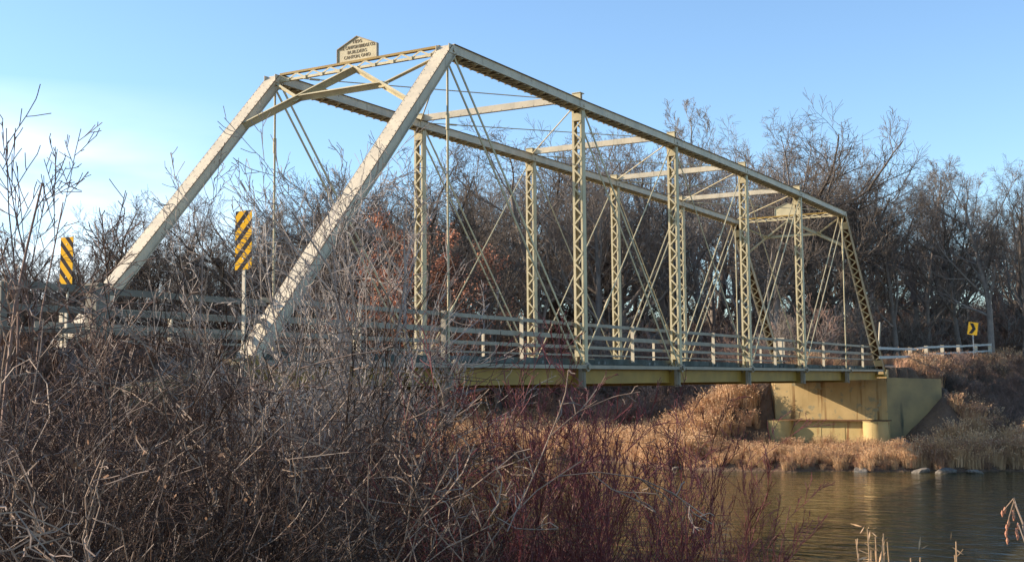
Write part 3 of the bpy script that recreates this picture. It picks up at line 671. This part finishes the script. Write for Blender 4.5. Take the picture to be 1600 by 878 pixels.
front = [  # (pixel column, top row, distance, kind, label)
 (-25, 345, 86, 2, 'low bare tree cut by the frame at the far edge of the wood'),
 (40, 352, 88, 1, 'low bare tree at the far edge of the wood by the sapling'),
 (95, 362, 90, 0, 'small bare oak directly behind the panel of the striped marker by the railing'),
 (260, 322, 90, 0, 'rounded bare oak just right of the left end post foot'),
 (415, 285, 86, 1, 'bare oak between the tangled striped marker and the far hip hanger'),
 (150, 350, 84, 0, 'low round bare oak just behind the striped marker beside the approach railing'),
 (222, 312, 86, 2, 'round topped bare oak behind the lower part of the left end post'),
 (300, 308, 84, 1, 'dense bare oak between the left end post and the twig-tangled marker'),
 (372, 298, 82, 0, 'dark bare oak right behind the striped marker tangled in twigs'),
 (455, 242, 80, 2, 'tall dark oak rising behind the far hip hanger'),
 (525, 256, 78, 1, 'bare oak seen between the crossing near end post and the portal'),
 (610, 246, 80, 0, 'gnarled dark oak left of the first far lattice post'),
 (712, 236, 80, 2, 'gnarled oak spreading between the first far lattice post and the near hanger'),
 (780, 272, 78, 5, 'dark bare tree just left of the second far lattice post'),
 (848, 176, 80, 3, 'tall bare tree reaching above the far top chord left of the tallest lattice post'),
 (925, 205, 80, 4, 'bare tree just right of the tallest lattice post'),
 (985, 200, 84, 1, 'bare oak behind the third far lattice post'),
 (1045, 196, 88, 3, 'bare tree behind the third near lattice post'),
 (1095, 148, 92, 7, 'pale slender poplar rising highest above the near top chord'),
 (1150, 195, 80, 4, 'bare tree behind the fourth near lattice post'),
 (1205, 172, 78, 3, 'wide tall bare tree rising above the far portal plate'),
 (1290, 180, 80, 0, 'tall dark oak with heavy limbs behind the far hip of the truss'),
 (1355, 232, 84, 4, 'bare tree just right of the far end post'),
 (1405, 250, 80, 3, 'bare tree standing behind the low guard rail'),
 (1452, 250, 86, 6, 'slender bare tree left of the yellow chevron sign'),
 (1505, 238, 80, 5, 'dark forked tree directly behind the yellow chevron sign'),
 (1552, 242, 78, 3, 'tall bare tree right of the yellow chevron sign'),
 (1600, 250, 76, 5, 'dark bare tree at the end of the wood beside the bushes'),
]
for px, ty, D, p, lab in front: place_tree(px, ty, D, p, lab, G1)
WHERE = ['left of the left end post', 'behind the left end post and the tangled marker', 'behind the open portal between the two end posts', 'behind the first lattice posts', 'behind the tallest near lattice post', 'behind the far half of the truss', 'behind the far end posts', 'behind the guard rail and chevron sign']
# the ranks behind: nothing tells one of these from the next
sil = np.array([(-80, 350), (60, 350), (150, 345), (300, 305), (400, 285), (470, 245), (700, 235), (800, 215), (860, 185), (1000, 200), (1200, 185), (1320, 200), (1400, 250), (1700, 245)])
for r_, (D0, dtop, step) in enumerate(((94, 35, 62), (112, 70, 50))):
    px = -120+r_*17
    while px < 1740:
        q = px+rng.uniform(-12, 12); ty = np.interp(q, sil[:, 0], sil[:, 1])+dtop+rng.uniform(-14, 22)
        wh = WHERE[int(np.searchsorted([130, 400, 640, 820, 1050, 1250, 1400], q))]
        place_tree(q, ty, D0+rng.uniform(-5, 6), int(rng.choice([0, 1, 2, 3, 4, 5, 6, 3, 4])), 'bare tree deep in the wood '+wh, 'trees deep in the wood beyond the river', name='forest_tree'); px += step
# ------------------------------------------------------------------ scattered growth (one object per kind of cover)
def scatter(name, protos, P, rz, sc, idx, tilt=None, **kw):
    me = bpy.data.meshes.new(name); me.vertices.add(len(P)); me.vertices.foreach_set('co', np.asarray(P, np.float32).ravel())
    for nm, ty, arr in (('rot', 'FLOAT_VECTOR', np.stack([np.zeros(len(P)) if tilt is None else tilt[0], np.zeros(len(P)) if tilt is None else tilt[1], rz], -1)), ('scl', 'FLOAT', sc), ('idx', 'INT', idx)):
        a = me.attributes.new(nm, ty, 'POINT'); a.data.foreach_set('vector' if ty == 'FLOAT_VECTOR' else 'value', np.asarray(arr, np.float32 if ty != 'INT' else np.int32).ravel())
    o = bpy.data.objects.new(name, me); COL.objects.link(o); tag(o, kind='stuff', **kw)
    gt = bpy.data.node_groups.new(name, 'GeometryNodeTree'); gt.interface.new_socket('Geometry', in_out='INPUT', socket_type='NodeSocketGeometry'); gt.interface.new_socket('Geometry', in_out='OUTPUT', socket_type='NodeSocketGeometry')
    gi = gt.nodes.new('NodeGroupInput'); go_ = gt.nodes.new('NodeGroupOutput'); ip = gt.nodes.new('GeometryNodeInstanceOnPoints'); gj = gt.nodes.new('GeometryNodeJoinGeometry')
    for m_ in reversed(protos):
        src = bpy.data.objects.new('source_'+name, m_); oi = gt.nodes.new('GeometryNodeObjectInfo'); oi.inputs['Object'].default_value = src; oi.inputs['As Instance'].default_value = True; gt.links.new(oi.outputs['Geometry'], gj.inputs[0])
    gt.links.new(gi.outputs[0], ip.inputs['Points']); gt.links.new(gj.outputs[0], ip.inputs['Instance']); ip.inputs['Pick Instance'].default_value = True
    for nm, ty, sock in (('rot', 'FLOAT_VECTOR', 'Rotation'), ('scl', 'FLOAT', 'Scale'), ('idx', 'INT', 'Instance Index')):
        na = gt.nodes.new('GeometryNodeInputNamedAttribute'); na.data_type = ty; na.inputs['Name'].default_value = nm; gt.links.new(na.outputs['Attribute'], ip.inputs[sock])
    gt.links.new(ip.outputs[0], go_.inputs[0]); md = o.modifiers.new('scatter', 'NODES'); md.node_group = gt; return o
def shrub_mesh(name, m, h, nst, spread, lv, rmin, r0, trop=.08, gn=.13, leaf=None, lens=(.6, .5, .5), ang=.65, nb=(9, 6, 4), arch=0):
    an = rng.uniform(0, 6.28, nst); sp = rng.uniform(.05, spread, nst); d = np.stack([np.cos(an)*sp, np.sin(an)*sp, np.ones(nst)], -1)
    p = np.stack([np.cos(an), np.sin(an), np.zeros(nst)], -1)*(rng.uniform(0, .12, nst)*h)[:, None]; ln = h*rng.uniform(.65, 1.1, nst)
    P, Rr = grow(p, d, ln, np.full(nst, r0)*rng.uniform(.6, 1.1, nst), 9, gn, trop-arch, .3); L_ = [(P, Rr, 4)]
    if arch: P[:, :, 2] -= 0
    l = ln
    for i in range(lv):
        a = spawn(P, Rr, l, nb[i], .15, 1, ang, .25, lens[i], .62, .45); P, Rr = grow(*a, 5 if i < 1 else 4, gn*1.2, trop*.8, .4); l = a[2]; L_.append((P, Rr, 3))
    V, F = tubes(L_, rmin); mats = [m]; mi = None
    if leaf:
        lvv, lf = leaves(P, leaf[1], leaf[2]); nq = sum(len(f) for f in F); F = F+[lf[0]+len(V)]; V = np.concatenate([V, lvv]); mats = [m, leaf[0]]; mi = np.concatenate([np.zeros(nq, int), np.ones(leaf[1], int)])
    return mesh_np(name, V, F, mats, mi)
def pts_on(n, fx, jit=0):
    P = fx(n); P = np.stack([P[:, 0], P[:, 1], ground(P[:, 0], P[:, 1])-.05], -1); return P
# understorey brush on the far bank: grey and reddish twiggy masses 2-4 m high
BR1 = [shrub_mesh('brush', BARK_B, 3.2, 9, .9, 3, .009, .03, nb=(8, 6, 4)) for _ in range(3)]+[shrub_mesh('brush', BARK_G, 3.4, 9, .8, 3, .009, .03, nb=(8, 6, 4)) for _ in range(2)]
BR2 = [shrub_mesh('leafy_brush', BARK_B, 2.6, 8, .9, 3, .008, .025, nb=(7, 5, 4), leaf=(LEAF_B, 1500, .07)) for _ in range(2)]
def by_view(n, px0, px1, D0, D1):
    px = rng.uniform(px0, px1, n); D = np.sqrt(rng.uniform(D0**2, D1**2, n)); P = np.array([at(a, 590, b_) for a, b_ in zip(px, D)]); return P
def keep(P, cond): return P[cond]
def off_road(P, m=3.3): return np.abs(P[:, 1]-road_c(P[:, 0])) > m
P = by_view(900, -150, 1760, 66, 100); P = P[off_road(P, 4) & (P[:, 0]-xf(P[:, 1]) > 14) & ~((P[:, 1] < 4) & (np.hypot(P[:, 0]-CAM[0], P[:, 1]-CAM[1]) < 93))]; P[:, 2] = ground(P[:, 0], P[:, 1])-.1
n = len(P); s_ = rng.uniform(.7, 1.5, n)
scatter('understorey_brush', BR1+BR2, P, rng.uniform(0, 6.28, n), s_, rng.integers(0, 7, n), label='tangled reddish brown undergrowth filling the foot of the wood beyond the river', cat='undergrowth')
P = by_view(1100, -200, 1800, 96, 150); P[:, 2] = ground(P[:, 0], P[:, 1])-.1; n = len(P)
scatter('deep_brush', BR1, P, rng.uniform(0, 6.28, n), rng.uniform(.8, 1.9, n), rng.integers(0, 5, n), label='dense dark brush deep inside the wood beyond the river', cat='undergrowth')
# dry brush nearer the water under the bridge and beside the far abutment
P = by_view(330, 300, 1240, 56, 74); P = P[(P[:, 0]-xf(P[:, 1]) > 7) & off_road(P, 4)]; P[:, 2] = ground(P[:, 0], P[:, 1])-.1; n = len(P)
scatter('bank_brush', BR1[:3]+BR2, P, rng.uniform(0, 6.28, n), rng.uniform(.4, .75, n), rng.integers(0, 5, n), label='low brown brush behind the straw coloured grass under the bridge', cat='undergrowth')
def bank_brush2():
    x = rng.uniform(45, 66, 480); y = rng.uniform(-16, -.9, 480); P = np.stack([x, y, ground(x, y)-.08], -1)
    k = (np.abs(y-road_c(x)) > 3.0) & ~((x < 46.6) & (y > -2.6)); return P[k]
P = bank_brush2(); n = len(P)
scatter('slope_brush', [shrub_mesh('brush', BARK_D, 3.0, 9, .9, 3, .008, .025, nb=(8, 6, 4)) for _ in range(3)]+BR1[:2]+BR2, P, rng.uniform(0, 6.28, n), rng.uniform(.15, .36, n), rng.integers(0, 6, n), label='dark shaded brush on the road embankment beside the far wing wall', cat='undergrowth')  # dark bark on these shrubs puts the slope's shade into their colour
x = rng.uniform(45.5, 60, 170); y = rng.uniform(6.5, 13, 170); P = np.stack([x, y, ground(x, y)-.08], -1)
scatter('russet_brush', BR2+BR1[:2], P, rng.uniform(0, 6.28, 170), rng.uniform(.15, .32, 170), rng.integers(0, 4, 170), label='russet brush on the lit embankment behind the abutment', cat='undergrowth')
# grass
def tuft(m, h, n, spread, w, seeds=0):
    a = rng.uniform(0, 6.28, n); r_ = spread*np.sqrt(rng.uniform(0, 1, n)); lean = rng.uniform(.05, .55, n); az = a+rng.normal(0, .6, n); hh = h*rng.uniform(.5, 1.1, n)
    b0 = np.stack([np.cos(a)*r_, np.sin(a)*r_, -.03*np.ones(n)], -1); dr = np.stack([np.cos(az), np.sin(az), 0*az], -1); sd_ = np.stack([-np.sin(az), np.cos(az), 0*az], -1)*w
    m1_ = b0+dr*(lean*hh*.35)[:, None]+np.array([0, 0, 1])*(hh*.6)[:, None]; t1 = b0+dr*(lean*hh*1.0)[:, None]+np.array([0, 0, 1])*(hh*.95)[:, None]
    V = np.stack([b0-sd_, b0+sd_, m1_+sd_*.8, m1_-sd_*.8, t1+sd_*.2, t1-sd_*.2], 1).reshape(-1, 3); k = 6*np.arange(n)[:, None]
    F = np.concatenate([k+np.array([[0, 1, 2, 3]]), k+np.array([[3, 2, 4, 5]])])
    if seeds:
        j = rng.integers(0, n, seeds); c = t1[j]+rng.normal(0, .02, (seeds, 3)); e = unit(rng.normal(0, 1, (seeds, 3))); g_ = unit(np.cross(e, rng.normal(0, 1, (seeds, 3)))); s = .05
        V2 = np.stack([c-e*s, c+g_*s*.4, c+e*s, c-g_*s*.4], 1).reshape(-1, 3); F = np.concatenate([F, len(V)+np.arange(4*seeds).reshape(-1, 4)]); V = np.concatenate([V, V2])
    return mesh_np('grass_tuft', V, [F], m)
TG = [tuft(STRAW, .75, 90, .28, .010, 50), tuft(STRAW, 1.0, 110, .35, .011, 80), tuft(STRAW_R, .8, 90, .35, .010, 90), tuft(STRAW_R, .55, 80, .4, .010, 40)]
n = 5200; y = rng.uniform(-14, 34, n); s0 = np.abs(rng.normal(0, 1, n))*4.2+.1; x = xf(y)+s0
k = ~((x > 42.6) & (y > -.4) & (y < 5.6)) & ~((x > 43.2) & (y > -2.7) & (y < 6.4)); x = x[k]; y = y[k]; P = np.stack([x, y, ground(x, y)-.02], -1); n = len(P)
scatter('bank_grass', TG, P, rng.uniform(0, 6.28, n), rng.uniform(.3, 1.2, n)*np.where((P[:, 1] > -2) & (P[:, 1] < 7), .55, 1)*np.where(P[:, 0]-xf(P[:, 1]) < .6, .8, 1), np.where(rng.uniform(0, 1, n) < .6, rng.integers(0, 2, n), rng.integers(2, 4, n)), label='straw coloured dry grass along the far water edge', cat='grass')
n = 5000; P = by_view(n, 250, 1700, 50, 90); P = P[(P[:, 0]-xf(P[:, 1]) > 5) & off_road(P, 2.5) & ~((P[:, 0] < 46.4) & (P[:, 1] > -2.7) & (P[:, 1] < 6.2))]; P = P[~((P[:, 1] < road_c(P[:, 0])-4.3) & (P[:, 0]-xf(P[:, 1]) > 4.5))]; P[:, 2] = ground(P[:, 0], P[:, 1])-.02; n = len(P)
scatter('weedy_grass', TG, P, rng.uniform(0, 6.28, n), rng.uniform(.5, 1.1, n), rng.integers(1, 4, n), label='rusty brown weeds covering the floodplain and embankment across the river', cat='grass')
# grass and weeds on the near embankment and bank
x = rng.uniform(-14, 4, 5200); y = rng.uniform(-11, 6.5, 5200); P = np.stack([x, y, ground(x, y)-.02], -1); P = P[off_road(P, 2.6) & (P[:, 2] > ZW+.2) & ~((x > -.9) & (y > -1))]; n = len(P)
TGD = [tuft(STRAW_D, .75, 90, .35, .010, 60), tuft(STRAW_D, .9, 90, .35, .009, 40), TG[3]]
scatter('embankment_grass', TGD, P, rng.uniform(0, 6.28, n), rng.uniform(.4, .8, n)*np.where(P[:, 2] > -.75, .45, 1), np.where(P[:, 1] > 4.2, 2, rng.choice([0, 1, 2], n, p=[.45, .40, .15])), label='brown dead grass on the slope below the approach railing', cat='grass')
#NEAR
# ---- near vegetation: brown thicket, red-stemmed dogwoods, pale saplings
TK = [shrub_mesh('thicket_shrub', TWIG_B, 2.3, 9, .8, 3, .0021, .009, .03, .22, nb=(7, 4, 3), lens=(.6, .55, .5), ang=.8) for _ in range(4)]
TKW = [shrub_mesh('thicket_shrub', TWIG_W, 2.3, 6, .9, 3, .0022, .009, .03, .22, nb=(6, 4, 3), lens=(.6, .5, .5), ang=.8) for _ in range(2)]
TKL = [shrub_mesh('thicket_shrub', TWIG_B, 1.9, 9, .75, 3, .0016, .009, .05, .16, nb=(7, 5, 4), leaf=(LEAF_B, 500, .03)) for _ in range(1)]
def spot(px, D): c = at(px, 595, D); return np.array([c[0], c[1], g1(c[0], c[1])-.05])
T = []; S_ = []
tops = np.array([(-200, 500), (0, 505), (120, 520), (230, 520), (330, 470), (420, 460), (480, 500), (560, 600), (620, 700), (740, 760)])
for _ in range(105):
    px = rng.uniform(-180, 640); D = rng.uniform(5.3, 14.0) if px < 560 else rng.uniform(6, 9)
    c = spot(px, D); ty = np.interp(px, tops[:, 0], tops[:, 1])+rng.uniform(45, 190); top = at(px, ty, D)[2]; s = (top-c[2])/2.3
    if s < .35: continue
    T.append(c); S_.append(min(s, 1.25))
T = np.array(T); n = len(T); S_ = np.array(S_)
scatter('brown_thicket', TK+TKW+TKL, T, rng.uniform(0, 6.28, n), S_, rng.choice([0, 1, 2, 3, 4, 5, 6], n, p=[.20, .20, .19, .19, .08, .08, .06]), label='tangled brown and grey bramble thicket covering the near bank', cat='thicket')
def shrub_thing(name, me, px, D, topy, label, cat, group=None, hproto=1, rz=None, tilt=(0, 0)):
    c = spot(px, D); top = at(px, topy, D)[2]; o = link(name, me); o.location = c; s = (top-c[2])/hproto; o.scale = (s, s, s); o.rotation_euler = (tilt[0], tilt[1], rng.uniform(0, 6.28) if rz is None else rz)
    return tag(o, label, cat, group)
def height(me): a = np.empty(len(me.vertices)*3, np.float32); me.vertices.foreach_get('co', a); return float(np.percentile(a.reshape(-1, 3)[:, 2], 96))
RD = [shrub_mesh('dogwood', TWIG_R, 2.0, 10, .40, 3, .0021, .0085, .09, .11, nb=(6, 5, 3), lens=(.42, .5, .5), ang=.5) for _ in range(3)]
RH = [height(m_) for m_ in RD]
gr = 'red-stemmed dogwoods on the near bank'
for i, (px, D, ty, lab) in enumerate([(700, 7.5, 640, 'red-stemmed dogwood nearest the pale tree, in front of the straw bank'), (790, 6.8, 610, 'tall red-stemmed dogwood below the second bridge panel'), (865, 8.0, 590, 'red-stemmed dogwood reaching highest, touching the bridge floor'),
        (935, 7.2, 620, 'red-stemmed dogwood just right of the tallest red stems'), (1000, 7.8, 640, 'red-stemmed dogwood over the middle of the river'), (1060, 6.8, 690, 'low red-stemmed dogwood near the open water'), (1125, 7.4, 745, 'lowest red-stemmed dogwood, last before the open water'),
        (745, 9.0, 700, 'thin red-stemmed dogwood behind the other dogwoods near the pale tree'), (905, 9.5, 720, 'small red-stemmed dogwood low behind the tall ones'), (640, 8.5, 700, 'red-stemmed dogwood growing out of the brown thicket')]):
    shrub_thing('dogwood_shrub', RD[i % 3], px, D, ty, lab, 'shrub', gr, RH[i % 3])
def sapling(label, px, D, topy, h, nst, sp, m, name, rz=None, tilt=(0, 0), lv=3, nb=(12, 7, 4), lens=(.42, .45, .5), r0=.03, gn=.10, ang=.6):
    me = shrub_mesh(name, m, h, nst, sp, lv, .0030, r0, .08, gn, nb=nb, lens=lens, ang=ang); return shrub_thing(name, me, px, D, topy, label, 'sapling', None, height(me), rz, tilt)
sapling('many-stemmed pale grey sapling rising in front of the near end post and bridge floor', 560, 7.8, 250, 4.3, 8, .20, TWIG_P, 'pale_sapling', nb=(10, 6, 4), r0=.024, gn=.15)
sapling('slender pale shoots in front of the lower half of the near end post', 485, 8.2, 290, 3.6, 6, .20, TWIG_P, 'pale_shoots', r0=.016, nb=(8, 5, 4), gn=.14)
sapling('grey shrub with upright twigs beside the pale sapling', 530, 7.2, 450, 3.0, 7, .35, TWIG_P, 'grey_shrub', r0=.014, gn=.17, nb=(8, 5, 4))
RZS = 3.6
sapling('tall thin bare sapling leaning over the approach railing', 25, 8.5, 215, 3.6, 3, .07, BARK_B, 'thin_sapling', tilt=(0, .0), nb=(9, 5, 3), r0=.022, ang=.6, gn=.05, rz=RZS)
sapling('brown twiggy shrub at the foot of the thin sapling', 10, 9.5, 430, 2.5, 5, .5, TWIG_B, 'brown_shrub', r0=.014, nb=(7, 5, 3))

sapling('pale grey shrub with upright twigs in front of the first bridge panel', 640, 8.8, 480, 3.2, 4, .25, TWIG_P, 'grey_shrub', nb=(7, 4, 3), r0=.013, gn=.15)
# two small oaks that kept their dead leaves, beyond the river
def leafy_tree(px, D, topy, label):
    c = at(px, 590, D); zg = g1(c[0], c[1])-.1; top = at(px, topy, D)[2]; h = top-zg; a, b_ = tree_levels(h, 'oak'); o = empty('leafy_oak', (c[0], c[1], zg), label=label, cat='tree')
    V, F = tubes(a, .01); link('trunk', mesh_np('trunk', V, F, BARK_D, smooth=True), o)
    V, F = tubes(b_, .008); P4 = b_[2][0]; nl = 10000; P4 = P4[np.sin(P4[:, 0, 0]*1.7+1)*np.sin(P4[:, 0, 2]*1.9)+np.sin(P4[:, 0, 1]*2.1) > -.1]; lv, lf = leaves(P4, nl, .13); nq = sum(len(f) for f in F)
    hb = V[:, 2].max(); me = mesh_np('crown', np.concatenate([V, lv]), F+[lf[0]+len(V)], [BARK_D, LEAF_O], np.concatenate([np.zeros(nq, int), np.ones(nl, int)])); link('crown', me, o); o.scale = (1.0, 1.0, h/hb)
leafy_tree(704, 70, 314, 'small oak still holding orange brown leaves, seen right of the first far lattice post')
leafy_tree(620, 70, 345, 'small oak with rusty dead leaves, seen left of the first far lattice post')
# roadside growth on the far side of the approach, out of frame to the left: it shades the foot of the thicket
for i, (x, y, h) in enumerate([]):
    a, b_ = tree_levels(h, 'oak'); zg = g1(x, y)-.1; o = empty('leafy_oak', (x, y, zg), label='leafy brown oak beside the approach road on the left bank', cat='tree', group='oaks beside the approach road')
    V, F = tubes(a, .01); link('trunk', mesh_np('trunk', V, F, BARK_D, smooth=True), o)
    V, F = tubes(b_, .008); nl = 3000; lv, lf = leaves(b_[2][0], nl, .14); nq = sum(len(f) for f in F)
    link('crown', mesh_np('crown', np.concatenate([V, lv]), F+[lf[0]+len(V)], [BARK_D, LEAF_B], np.concatenate([np.zeros(nq, int), np.ones(nl, int)])), o)

# rocks along the far water edge
def rock(px, py, r, label):
    c = onplane(px, py, 2, ZW+.12); n1 = rng.normal(0, 1, (6, 3)); b = bmesh.new(); bmesh.ops.create_icosphere(b, subdivisions=2, radius=1)
    for v in b.verts:
        d = np.array(v.co); k = 1+.16*sum(math.sin(2.1*float(d@n1[j])+j) for j in range(4)); v.co = Vector((d[0]*k*1.3, d[1]*k*1.5, d[2]*k*.6))
    me = bpy.data.meshes.new('rock'); b.to_mesh(me); b.free(); me.materials.append(ROCK); o = link('rock', me); zg = max(g1(c[0], c[1]), ZW); o.location = (c[0], c[1], zg+r*.15); o.scale = (r, r, r); o.rotation_euler = (rng.uniform(-.3, .3), rng.uniform(-.3, .3), rng.uniform(0, 6.28)); tag(o, label, 'rock', 'pale rocks along the far bank')
for px, py, r, lb in ((1058, 728, .20, 'brown rock at the water edge left of the golden grass clump'), (1345, 731, .24, 'long rock at the water edge below the right caisson'), (1436, 732, .24, 'broad rock in the grass where the shade begins'),
        (1478, 733, .28, 'grey rock at the water edge in the shade, nearer the caissons'), (1520, 733, .22, 'rock at the shaded end of the straw grass'), (770, 716, .22, 'flat rock on the bank behind the red stems')):
    rock(px, py, r, lb)
def bank_rock(px, py, x, r, label):
    c = onplane(px, py, 0, x); rock(px, py, r, label); o = COL.objects[-1]; o.location = (c[0], c[1], c[2])
bank_rock(1393, 694, 43.0, .3, 'white rock beside the foot of the right caisson'); bank_rock(1409, 688, 43.6, .24, 'small white rock up the bank behind the white caisson rock')
# dry reeds at the bottom edge and the catkin twig
def stalks(name, px0, px1, D, rows, label, cat):
    o = None; P_ = []; L_ = []
    for px, ty in rows:
        c = at(px, 900, D); c[2] = min(c[2], g1(c[0], c[1])) if False else c[2]-.5; t = at(px+rng.uniform(-5, 5), ty, D); L_.append((c, t))
    A = np.array([l[0] for l in L_]); B_ = np.array([l[1] for l in L_]); ln = np.linalg.norm(B_-A, axis=1); P, Rr = grow(A, B_-A, ln, np.full(len(A), .0042), 8, .02, .0, .6)
    a = spawn(P, Rr, ln, 3, .6, .95, 1.0, .4, .10, .7, .2); P1, R1 = grow(*a, 3, .1, -.1, .6); V, F = tubes([(P, Rr, 5), (P1, R1, 3)], .0018)
    lv, lf = leaves(P[:, 4:], 30, .06, -.6, .06); nq = sum(len(f) for f in F); z0 = V[:, 2].min(); base = np.array([V[:, 0].mean(), V[:, 1].mean(), z0]); me = mesh_np(name, np.concatenate([V, lv])-base, F+[lf[0]+len(V)], [STRAW])
    o = link(name, me); o.location = base; tag(o, label, cat)
stalks('dry_reeds', 0, 0, 5.5, [(1326, 862), (1350, 842), (1357, 823), (1362, 835), (1372, 838), (1377, 832), (1391, 845), (1368, 860), (1354, 858)], 'pale dry reed stalks at the bottom edge in front of the river', 'reeds')
stalks('dry_reeds', 0, 0, 5.0, [(1424, 870), (1430, 868), (1497, 846), (1505, 862)], 'few short dry stalks low in front of the river, right of the reeds', 'reeds')
def catkin_twig():
    D = 3.2; pp = [(1625, 900), (1603, 845), (1598, 815), (1588, 790), (1584, 777)]; L_ = []
    def poly(ps, r):
        P = np.array([[at(a, b_, D+.03*i) for i, (a, b_) in enumerate(ps)]]); return (P, np.full((1, len(ps)), r), 5)
    L_.append(poly(pp, .0024)); L_.append(poly([(1584, 777), (1573, 790), (1566, 800)], .0016)); L_.append(poly([(1585, 779), (1577, 805), (1574, 825), (1573, 838)], .0018)); L_.append(poly([(1586, 785), (1584, 800), (1583, 812)], .0013)); L_.append(poly([(1603, 850), (1593, 822), (1590, 815)], .0015))
    V, F = tubes(L_, .001); base = V[np.argmin(V[:, 2])].copy(); o = link('catkin_twig', mesh_np('catkin_twig', V-base, F, [TWIG_W])); o.location = base; tag(o, 'drooping twig with small orange buds at the right edge over the river', 'twig')
    for a, b_ in ((1566, 800), (1570, 795), (1573, 822), (1572, 832), (1574, 843), (1576, 815), (1583, 800), (1584, 806), (1588, 828), (1591, 820), (1590, 836)):
        c = Vector(at(a, b_, D+.05)); b = MB(); b.tube(c+Vector((0, 0, .008)), c, .0015, 7, .0042); b.tube(c, c-Vector((0, 0, .010)), .0042, 7, .001); b.v = [tuple(Vector(v)-Vector(base)) for v in b.v]; b.build('bud', LEAF_O, o)
catkin_twig()

for i, (px, D, ty, lab) in enumerate([(345, 6.2, 560, 'pale arching bramble at the middle of the thicket below the tangled marker'), (430, 5.8, 600, 'pale arching bramble below the foot of the near end post'), (255, 6.0, 600, 'pale crooked bramble below the approach railing'),
        (120, 5.6, 590, 'tall pale bramble standing out of the dark thicket below the box post'), (390, 5.0, 700, 'pale crooked bramble low in front of the thicket')]):
    sapling(lab, px, D, ty, 2.2, 4, .35, TWIG_W, 'bramble', nb=(5, 4, 3), r0=.009, gn=.24, ang=.85, lens=(.6, .5, .5)); COL.objects[-1]['category'] = 'bramble'  # pale cane colour stands in for sunlit highlights among the dark twigs
